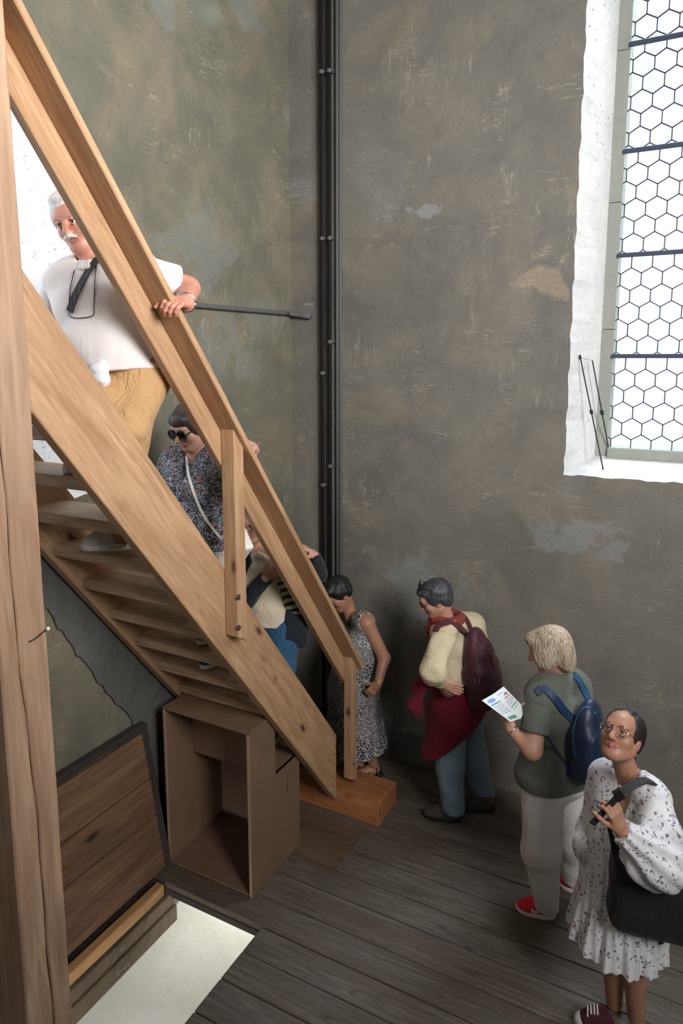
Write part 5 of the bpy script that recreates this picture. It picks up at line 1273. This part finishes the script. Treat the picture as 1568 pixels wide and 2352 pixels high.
# ---- woman with glasses and dark cardigan on the lower treads
def m_stripes():
    t = NT('striped knit'); v = t.coords((1, 1, 1), rand=False, rot=(0.25, 0.35, 0)); sx = t.new('ShaderNodeSeparateXYZ'); t.link(v, sx.inputs[0])
    w = t.math('FRACT', t.math('MULTIPLY', t.math('ADD', sx.outputs[2], t.math('MULTIPLY', t.noise(v, 8, 2), 0.02)), 24.0))
    g = t.noise(t.coords((3, 3, 16), rand=False), 1.5, 2)
    c = t.ramp(g, [(0.35, srgb(206, 200, 176)), (0.5, srgb(150, 166, 84)), (0.62, srgb(190, 186, 160))]); t.base(t.mix(t.ramp(w, [(0.46, 0.0), (0.54, 1.0)]), c, (0.008, 0.010, 0.012))); t.rough(0.9); return t.m
def woman_cardigan():
    sk = SK_FAIR
    J = joints(nk=(586, 1258, 4.30), che=(596, 1332, 4.28), wai=(614, 1395, 4.28), pel=(632, 1446, 4.28), Ls=(642, 1288, 4.20), Rs=(532, 1288, 4.36), Lh=(656, 1462, 4.24), Rh=(606, 1458, 4.32),
               Lk=(650, 1530, 4.05), Rk=(600, 1560, 4.18), Le=(730, 1318, 4.22), Lw=(722, 1276, 4.10), Re=(552, 1398, 4.20), Rw=(614, 1322, 4.08))
    J['La'] = np.array([-2.36, 3.52, 0.78]); J['Ra'] = np.array([-2.56, 3.72, 0.55]); f = np.array([0, -1.0, 0])
    root = person((-2.46, 3.6, 0.67), 'woman with glasses, cream top, dark cardigan and jeans, half hidden behind the newel post')
    H = Head(at(584, 1201, 4.26), (0.10, -1, -0.12), Uz + 0.08 * Rv, 1.0)
    hd = head_solid(H, sk, (0.45, 0.12, 0.11), (0.25, 0.17, 0.12), J['nk'] - Uz * .02, .05, age=1)
    B = Solid(.008, .03); torso(B, J); arm(B, J['Ls'], J['Le'], J['Lw']); arm(B, J['Rs'], J['Re'], J['Rw']); leg(B, J['Lh'], J['Lk'], J['La']); leg(B, J['Rh'], J['Rk'], J['Ra'])
    hl = hand_solid(J['Lw'], -0.45 * Rv - 0.3 * Fh + 0.5 * Uz, -0.4 * Rv - 0.8 * Uz, -0.8 * Fh, (0.6, 0.8, 0.6), .04, .95)
    hr = hand_solid(J['Rw'], 0.75 * Rv + 0.45 * Uz, Fh + .3 * Rv, Uz - 0.4 * Rv, (0.6, 0.9, 0.7), .04, .95)
    skin_body(root, hd, [hl, hr], [B], sk)
    eyes(root, H, (0.05,0.06,0.07), (0.20,0.13,0.09))
    S = Solid(.0045, .03); p = H.p
    S.ell(p(0, -.016, .045), (.086, .102, .084), H.R); S.ell(p(0, -.055, -.02), (.08, .058, .08), H.R)
    for sx in (-1, 1): S.ell(p(sx * .068, .005, -.005), (.022, .045, .06), H.R)
    S.ell(p(0, .115, -.02), (.065, .055, .085), H.R, .02, None, True)
    solid_obj('hair', [S.mesh(disp=wr_disp(.002, (90, 100, 40)))], m_hair('brown grey hair', srgb(84, 68, 58), srgb(140, 118, 100)), root)
    glasses(root, H, plain('tortoise frame', (0.05, 0.015, 0.01), .4), LENS_CLEAR, .023, .0022, 1.05)
    S = Solid(.007, .05); torso(S, J, .012, 1.0, 1.05, bust=.05, front=f, k=.05); S.ball(J['nk'] + Uz * .04 + f * .06, .06, .02, None, True)
    S.cone(J['wai'], J['pel'], .135, .14, .05)
    tp = solid_obj('top', [S.mesh(clips=[(at(620, 1424, 4.28), (0, 0, -1)), (J['nk'] + Uz * .02, Uz - .5 * np.array([0, 1, 0]))], disp=wr_disp(.003))], m_cloth('cream knit top', srgb(214, 200, 176), .9, .2), root)
    S = Solid(.007, .05); torso(S, J, .028, 1.1, 1.1, k=.05); S.chain([J['Ls'], J['Le'], J['Lw']], [.062, .056, .042], .02); S.chain([J['Rs'], J['Re']], [.062, .055], .02)
    S.cone(J['wai'] + np.array([.16, .02, 0]), J['pel'] + np.array([.17, 0, -.08]), .07, .06); S.cone(J['wai'] - np.array([.16, -.02, 0]), J['pel'] + np.array([-.17, 0, -.05]), .07, .06)
    fx = np.array([1.0, 0, 0])
    S.box(J['che'] + f * .20 + fx * 0.10 - Uz * .10, (.120, .19, .40), None, .01, .01, None, True)
    solid_obj('cardigan', [S.mesh(clips=[(at(650, 1470, 4.28), (0, 0, -1)), (J['nk'] + Uz * .015, Uz)], disp=wr_disp(.004)), sleeve_part(J['Rs'], J['Re'], J['Rw'], 1.92, (.060, .056, .042), wr_disp(.003))], m_cloth('midnight knit', srgb(22, 32, 42), .95, .3), root)
    S = Solid(.007, .05); S.cone(J['Lh'] + Uz * .07, J['Rh'] + Uz * .07, .125, .125); S.chain([J['Lh'], J['Lk'], J['La']], [.105, .080, .06], .04); S.chain([J['Rh'], J['Rk'], J['Ra']], [.105, .08, .06], .04)
    jn = solid_obj('jeans', [S.mesh(clips=[(at(625, 1400, 4.28), (0, 0, 1))], disp=wr_disp(.004))], m_cloth('mid blue denim', srgb(40, 84, 118), .85, .3, 12, .3), root)
    bv = bvh_of(jn); strap_px('belt', bv, [(588, 1408), (610, 1412), (640, 1411), (662, 1404)], .035, .006, plain('brown belt leather', srgb(48, 30, 28), .5), root, .004)
    SHO = m_cloth('dark shoe cloth', srgb(50, 48, 48), .8)
    shoe(root, J['La'] * np.array([1, 1, 0]) + np.array([0, .06, .67]), J['La'] * np.array([1, 1, 0]) + np.array([0, -.185, .67]), SHO, WHITE_RUBBER, .043, .06)
    shoe(root, J['Ra'] * np.array([1, 1, 0]) + np.array([0, .06, .45]), J['Ra'] * np.array([1, 1, 0]) + np.array([0, -.185, .45]), SHO, WHITE_RUBBER, .043, .06)
    # striped knit bag on her arm
    bg_ = empty('knit_bag', at(675, 1410, 4.10)); tag(bg_, 'green and cream striped knit bag carried by the woman in the dark cardigan', 'bag')
    S = Solid(.006, .04); a, b = on_x(654, 1338, -2.24), on_x(682, 1396, -2.235); S.cone(a, b, .046, .060); S.ell((a + b) / 2, (.06, .05, .11))
    kb = solid_obj('bag_body', [S.mesh(disp=wr_disp(.004))], m_stripes(), bg_)
    tube('handle', catmull([at(640, 1318, 4.18), at(634, 1300, 4.16), at(650, 1292, 4.16), at(664, 1322, 4.18)], 6), .007, BLACK_CLOTH, bg_, 6)
woman_cardigan()

# ---- woman with sunglasses and patterned blouse
def m_blouse():
    t = NT('feather print blouse'); v = t.coords((1, 1, 1), rand=False)
    wv = t.new('ShaderNodeVectorMath', operation='ADD'); nz = t.new('ShaderNodeTexNoise'); nz.inputs['Scale'].default_value = 18; t.link(v, nz.inputs['Vector'])
    sc = t.new('ShaderNodeVectorMath', operation='SCALE'); sc.inputs['Scale'].default_value = .05; t.link(nz.outputs['Color'], sc.inputs[0]); t.link(v, wv.inputs[0]); t.link(sc.outputs[0], wv.inputs[1]); w = wv.outputs[0]
    n = t.noise(w, 46, 3, .6, 1.5); li = t.ramp(t.math('ABSOLUTE', t.math('SUBTRACT', n, .5)), [(.014, 1.0), (.03, 0.0)])
    c = t.mix(li, (.012, .014, .030), (.58, .60, .66))
    vo = t.voro(w, 34); sel = t.new('ShaderNodeSeparateColor'); t.link(vo.outputs['Color'], sel.inputs[0])
    dots = t.math('MULTIPLY', t.ramp(vo.outputs['Distance'], [(.22, 1.0), (.30, 0.0)]), t.ramp(sel.outputs[1], [(.80, 0.0), (.82, 1.0)]))
    oc = t.ramp(sel.outputs[2], [(.4, srgb(196, 110, 50)), (.6, srgb(170, 50, 60))]); t.base(t.mix(dots, c, oc)); t.rough(.7); t.bump(t.noise(v, 14, 3), .35, .03); return t.m
def woman_sunglasses():
    sk = (0.55, 0.31, 0.235)
    J = joints(nk=(454, 1048, 3.76), che=(454, 1112, 3.75), wai=(464, 1192, 3.76), pel=(486, 1262, 3.78), Ls=(512, 1066, 3.69), Rs=(396, 1066, 3.84), Lh=(508, 1282, 3.74), Rh=(460, 1282, 3.82),
               Lk=(520, 1360, 3.58), Rk=(462, 1372, 3.62), Le=(548, 1128, 3.70), Lw=(582, 1030, 3.60), Re=(372, 1166, 3.86), Rw=(392, 1236, 3.74))
    tA, tB = on_z(456, 1482, 1.55), on_z(464, 1538, 1.33)
    f = np.array([0.05, -1.0, 0]); J['La'] = tA + np.array([0, .19, .10]); J['Ra'] = tB + np.array([0, .19, .10])
    root = person((*J['pel'][:2], 1.33), 'woman in round sunglasses and dark feather-print blouse climbing the stair')
    H = Head(at(437, 980, 3.70), (-0.10, -1, -0.42), Uz, 1.02)
    hd = head_solid(H, sk, (0.50, 0.18, 0.15), (0.05, 0.03, 0.03), J['nk'] - Uz * .02, .05, age=1)
    B = Solid(.008, .03); torso(B, J); arm(B, J['Ls'], J['Le'], J['Lw']); arm(B, J['Rs'], J['Re'], J['Rw']); leg(B, J['Lh'], J['Lk'], J['La']); leg(B, J['Rh'], J['Rk'], J['Ra'])
    hl = hand_solid(J['Lw'], at(558, 1003, 3.50) - J['Lw'], -0.4 * Rv - 0.75 * Uz, -0.8 * Fh + .4 * Uz, (0.6, 0.8, 0.6), .04, .95)
    hr = hand_solid(J['Rw'], -0.8 * Uz - .3 * Fh, Rv, -Fh)
    skin_body(root, hd, [hl, hr], [B], sk)
    eyes(root, H, (0.02,0.012,0.008), (0.04,0.025,0.02))
    S = Solid(.0045, .03); p = H.p
    S.ell(p(0, -.016, .046), (.086, .102, .084), H.R); S.ell(p(0, -.055, -.005), (.078, .058, .07), H.R); S.ell(p(0, .066, .070), (.062, .036, .034), H.R)
    for sx in (-1, 1): S.ell(p(sx * .066, .010, .015), (.020, .045, .055), H.R)
    S.ell(p(0, .13, -.030), (.075, .062, .080), H.R, .015, None, True)
    solid_obj('hair', [S.mesh(disp=wr_disp(.002, (90, 110, 40)))], m_hair('aubergine hair', (0.018, 0.010, 0.014), (0.07, 0.045, 0.05)), root)
    g = glasses(root, H, BLACK, LENS_DARK, .0285, .0045, 1.0); g.name = 'sunglasses'
    S = Solid(.007, .05); torso(S, J, .024, 1.1, 1.1, bust=.055, front=f, k=.05); S.chain([J['Rs'], J['Re'], J['Rw']], [.078, .076, .055], .03)
    S.cone(J['wai'], J['pel'], .16, .165, .06)
    S.cone(J['nk'] + f * .06 + Uz * .03, J['nk'] + f * .125 - Uz * .11, .052, .012, .015, None, True); S.ball(J['nk'] + Uz * .035 + f * .02, .062, .015, None, True)
    bl = solid_obj('blouse', [S.mesh(clips=[(at(485, 1262, 3.66), (0, 0, -1))], disp=wr_disp(.006, (32, 26, 10))), sleeve_part(J['Ls'], J['Le'], J['Lw'], 1.5, (.074, .070, .052), wr_disp(.004))], m_blouse(), root)
    S = Solid(.007, .05); S.cone(J['Lh'] + Uz * .07, J['Rh'] + Uz * .07, .125, .125); S.chain([J['Lh'], J['Lk'], J['La']], [.105, .080, .06], .04); S.chain([J['Rh'], J['Rk'], J['Ra']], [.105, .08, .06], .04)
    solid_obj('trousers', [S.mesh(disp=wr_disp(.004))], m_cloth('ivory cotton', srgb(212, 204, 192), .85, .4), root)
    GS = m_cloth('grey shoe cloth', srgb(70, 66, 62), .8)
    for tq, z in ((tA, 1.55), (tB, 1.33)): shoe(root, np.array([tq[0], tq[1] + .245, z]), np.array([tq[0], tq[1], z]), GS, WHITE_RUBBER, .043, .06)
    WL = plain('white leather', srgb(226, 222, 214), .5)
    hb = empty('crossbody_bag', at(565, 1270, 3.62)); tag(hb, 'small cream crossbody bag of the woman in sunglasses', 'bag')
    c = at(549, 1248, 3.62); ex = nrm(np.array([.88, -.35, 0])); uu = nrm(Uz - .95 * ex); ex = nrm(ex - uu * (ex @ uu)); R = np.stack([ex, np.cross(uu, ex), uu], 1)
    S = Solid(.005, .02); S.box(c, (.060, .012, .060), R, .020, .02); bb = solid_obj('bag_body', [S.mesh()], WL, hb)
    bv = bvh_of(bl); strap_px('strap', bv, [(422, 1022), (426, 1050), (434, 1088), (446, 1130), (462, 1170), (482, 1205), (506, 1236)], .014, .004, WL, hb, .007)
    tube('strap_ring', ring_pts(at(508, 1236, 3.55), Rv, Uz, .010), .0025, SILVER, hb, 6)
woman_sunglasses()

# ---- older man in the white polo shirt
def man_polo():
    sk = SK_PINK
    J = joints(nk=(222, 606, 3.20), che=(236, 700, 3.20), wai=(262, 790, 3.20), pel=(288, 868, 3.22), Ls=(322, 622, 3.12), Rs=(140, 655, 3.28), Lh=(322, 884, 3.18), Rh=(252, 884, 3.27),
               Lk=(292, 985, 3.00), Rk=(232, 935, 3.02), Le=(430, 664, 3.24), Lw=(426, 696, 3.04), Re=(98, 765, 3.28), Rw=(112, 850, 3.16))
    hq, tq = on_z(290, 1256, 2.21), on_z(188, 1262, 2.21)
    J['La'] = hq + np.array([0, 0, .09]) + 0.05 * (tq - hq); J['Ra'] = np.array([-2.33, 2.13, 2.74]); f = np.array([-0.15, -1.0, 0])
    root = person((*J['pel'][:2], 2.21), 'white-haired man with moustache in white polo shirt and tan trousers climbing the stair')
    H = Head(at(177, 508, 3.17), -0.90 * Fh - 0.16 * Rv - 0.28 * Uz, Uz - .22 * Rv, 1.07)
    hd = head_solid(H, sk, (0.42, 0.16, 0.13), (0.50, 0.46, 0.42), J['nk'] - Uz * .02, .062, age=1)
    WHH = (0.66, 0.64, 0.62)
    hd.cone(H.p(-.024, .097, -.052), H.p(0, .110, -.044), .007, .010, .006, WHH); hd.cone(H.p(.024, .097, -.052), H.p(0, .110, -.044), .007, .010, .006, WHH)
    hd.ell(H.p(0, .035, -.100), (.045, .04, .02), H.R, .02)
    B = Solid(.008, .03); torso(B, J, 0, 1.05, 1.1); arm(B, J['Ls'], J['Le'], J['Lw'], .006, 1, (.056, .050, .034)); arm(B, J['Rs'], J['Re'], J['Rw'], .006); leg(B, J['Lh'], J['Lk'], J['La']); leg(B, J['Rh'], J['Rk'], J['Ra'])
    hl = hand_solid(J['Lw'], at(398, 690, 2.93) - J['Lw'], -0.45 * Rv - 0.2 * Fh - 0.75 * Uz, -0.4 * Rv + Uz * .8 - .3 * Fh, (0.7, 0.9, 0.6), .05, 1.10, .5)
    hr = hand_solid(J['Rw'], -Uz, Rv, -Fh)
    skin_body(root, hd, [hl, hr], [B], sk)
    eyes(root, H, (0.04,0.05,0.06), (0.42,0.38,0.35))
    S = Solid(.0045, .03); p = H.p
    S.ell(p(0, -.020, .050), (.094, .110, .092), H.R); S.ell(p(0, -.062, -.01), (.090, .064, .078), H.R); S.ell(p(0, .045, .098), (.060, .045, .024), H.R)
    for sx in (-1, 1): S.ell(p(sx * .072, .004, .020), (.022, .050, .055), H.R)
    S.ell(p(0, .130, -.018), (.062, .070, .084), H.R, .015, None, True)
    solid_obj('hair', [S.mesh(disp=wr_disp(.002, (90, 110, 40)))], m_hair('white hair', (0.50, 0.48, 0.46), (0.78, 0.77, 0.75)), root)
    S = Solid(.007, .05); torso(S, J, .030, 1.12, 1.15, belly=.045, k=.06, front=f)
    S.cone(J['wai'], J['pel'], .17, .165, .06)
    S.ball(J['nk'] + Uz * .045 + f * .03, .072, .012, None, True)
    sp = solid_obj('polo_shirt', [S.mesh(clips=[(at(285, 850, 3.05), (0.1, 0.0, -1))], disp=wr_disp(.005, (18, 16, 8))), sleeve_part(J['Ls'], J['Le'], J['Lw'], .72, (.080, .084), wr_disp(.004)), sleeve_part(J['Rs'], J['Re'], J['Rw'], .85, (.080, .082), wr_disp(.004))], m_cloth('white pique', (0.74, 0.70, 0.69), .85, .12, 6), root)
    S = Solid(.006, .012); c = J['nk'] + Uz * .012
    for k in range(14):
        a, b = 2 * math.pi * k / 14, 2 * math.pi * (k + 1) / 14
        if 6 <= k <= 7: pass
        q = lambda w: c + np.array([math.sin(w), math.cos(w), 0]) * .074 + Uz * (.022 * math.cos(w) + .004)
        S.cone(q(a), q(b), .012, .012); S.cone(q(a) - Uz * .02 + .012 * (q(a) - c) / .074, q(b) - Uz * .02 + .012 * (q(b) - c) / .074, .010, .010)
    solid_obj('collar', [S.mesh()], m_cloth('white collar', (0.74, 0.70, 0.69), .85, .1), sp)
    S = Solid(.007, .05); S.cone(J['Lh'] + Uz * .08, J['Rh'] + Uz * .08, .135, .135); S.chain([J['Lh'], J['Lk'], J['La']], [.125, .095, .07], .05); S.chain([J['Rh'], J['Rk'], J['Ra']], [.120, .095, .07], .05)
    tr = solid_obj('trousers', [S.mesh(disp=wr_disp(.005, (26, 20, 9)))], m_cloth('tan cotton', srgb(192, 152, 106), .85, .35, 10), root)
    wd = nrm(J['Le'] - J['Lw']); a = nrm(np.cross(wd, Uz)); b = np.cross(wd, a); tube('watch', ring_pts(J['Lw'] + wd * .005, a, b, .040), .006, SILVER, root, 8)
    bv = bvh_of(sp)
    P = [hit(bv, x, y, .004)[0] for x, y in ((176, 592), (170, 630), (162, 668), (160, 710), (164, 728), (190, 731), (216, 724), (217, 700), (218, 660), (222, 620), (224, 596))]
    P = [q for q in P if q is not None]
    if len(P) > 3: tube('glasses_cord', catmull(P, 4), .0022, BLACK, root, 6)
    st_ = empty('sling_strap', at(195, 700, 3.05)); tag(st_, 'black sling strap across the chest of the man in the polo shirt', 'strap')
    strap_px('strap_band', bv, [(232, 590), (218, 606), (200, 632), (182, 664), (170, 692), (162, 716)], .034, .005, BLACK_CLOTH, st_, .006)
    # white cloth tucked at the belt
    S = Solid(.006, .03); S.chain([at(232, 836, 3.02), at(226, 858, 3.0), at(236, 880, 3.0)], [.03, .036, .026])
    solid_obj('cloth', [S.mesh(disp=wr_disp(.006, (60, 50, 40)))], m_cloth('white handkerchief', (.72, .70, .74), .9, .1, 12), root)
    WL = m_cloth('white shoe leather', srgb(214, 212, 206), .6, .2)
    shoe(root, hq, tq, WL, WHITE_RUBBER, .046, .068)
    q = J['Ra'] * np.array([1, 1, 0]); shoe(root, q + np.array([0, .08, 2.632]), q + np.array([0, -.17, 2.632]), WL, WHITE_RUBBER, .046, .068)
man_polo()
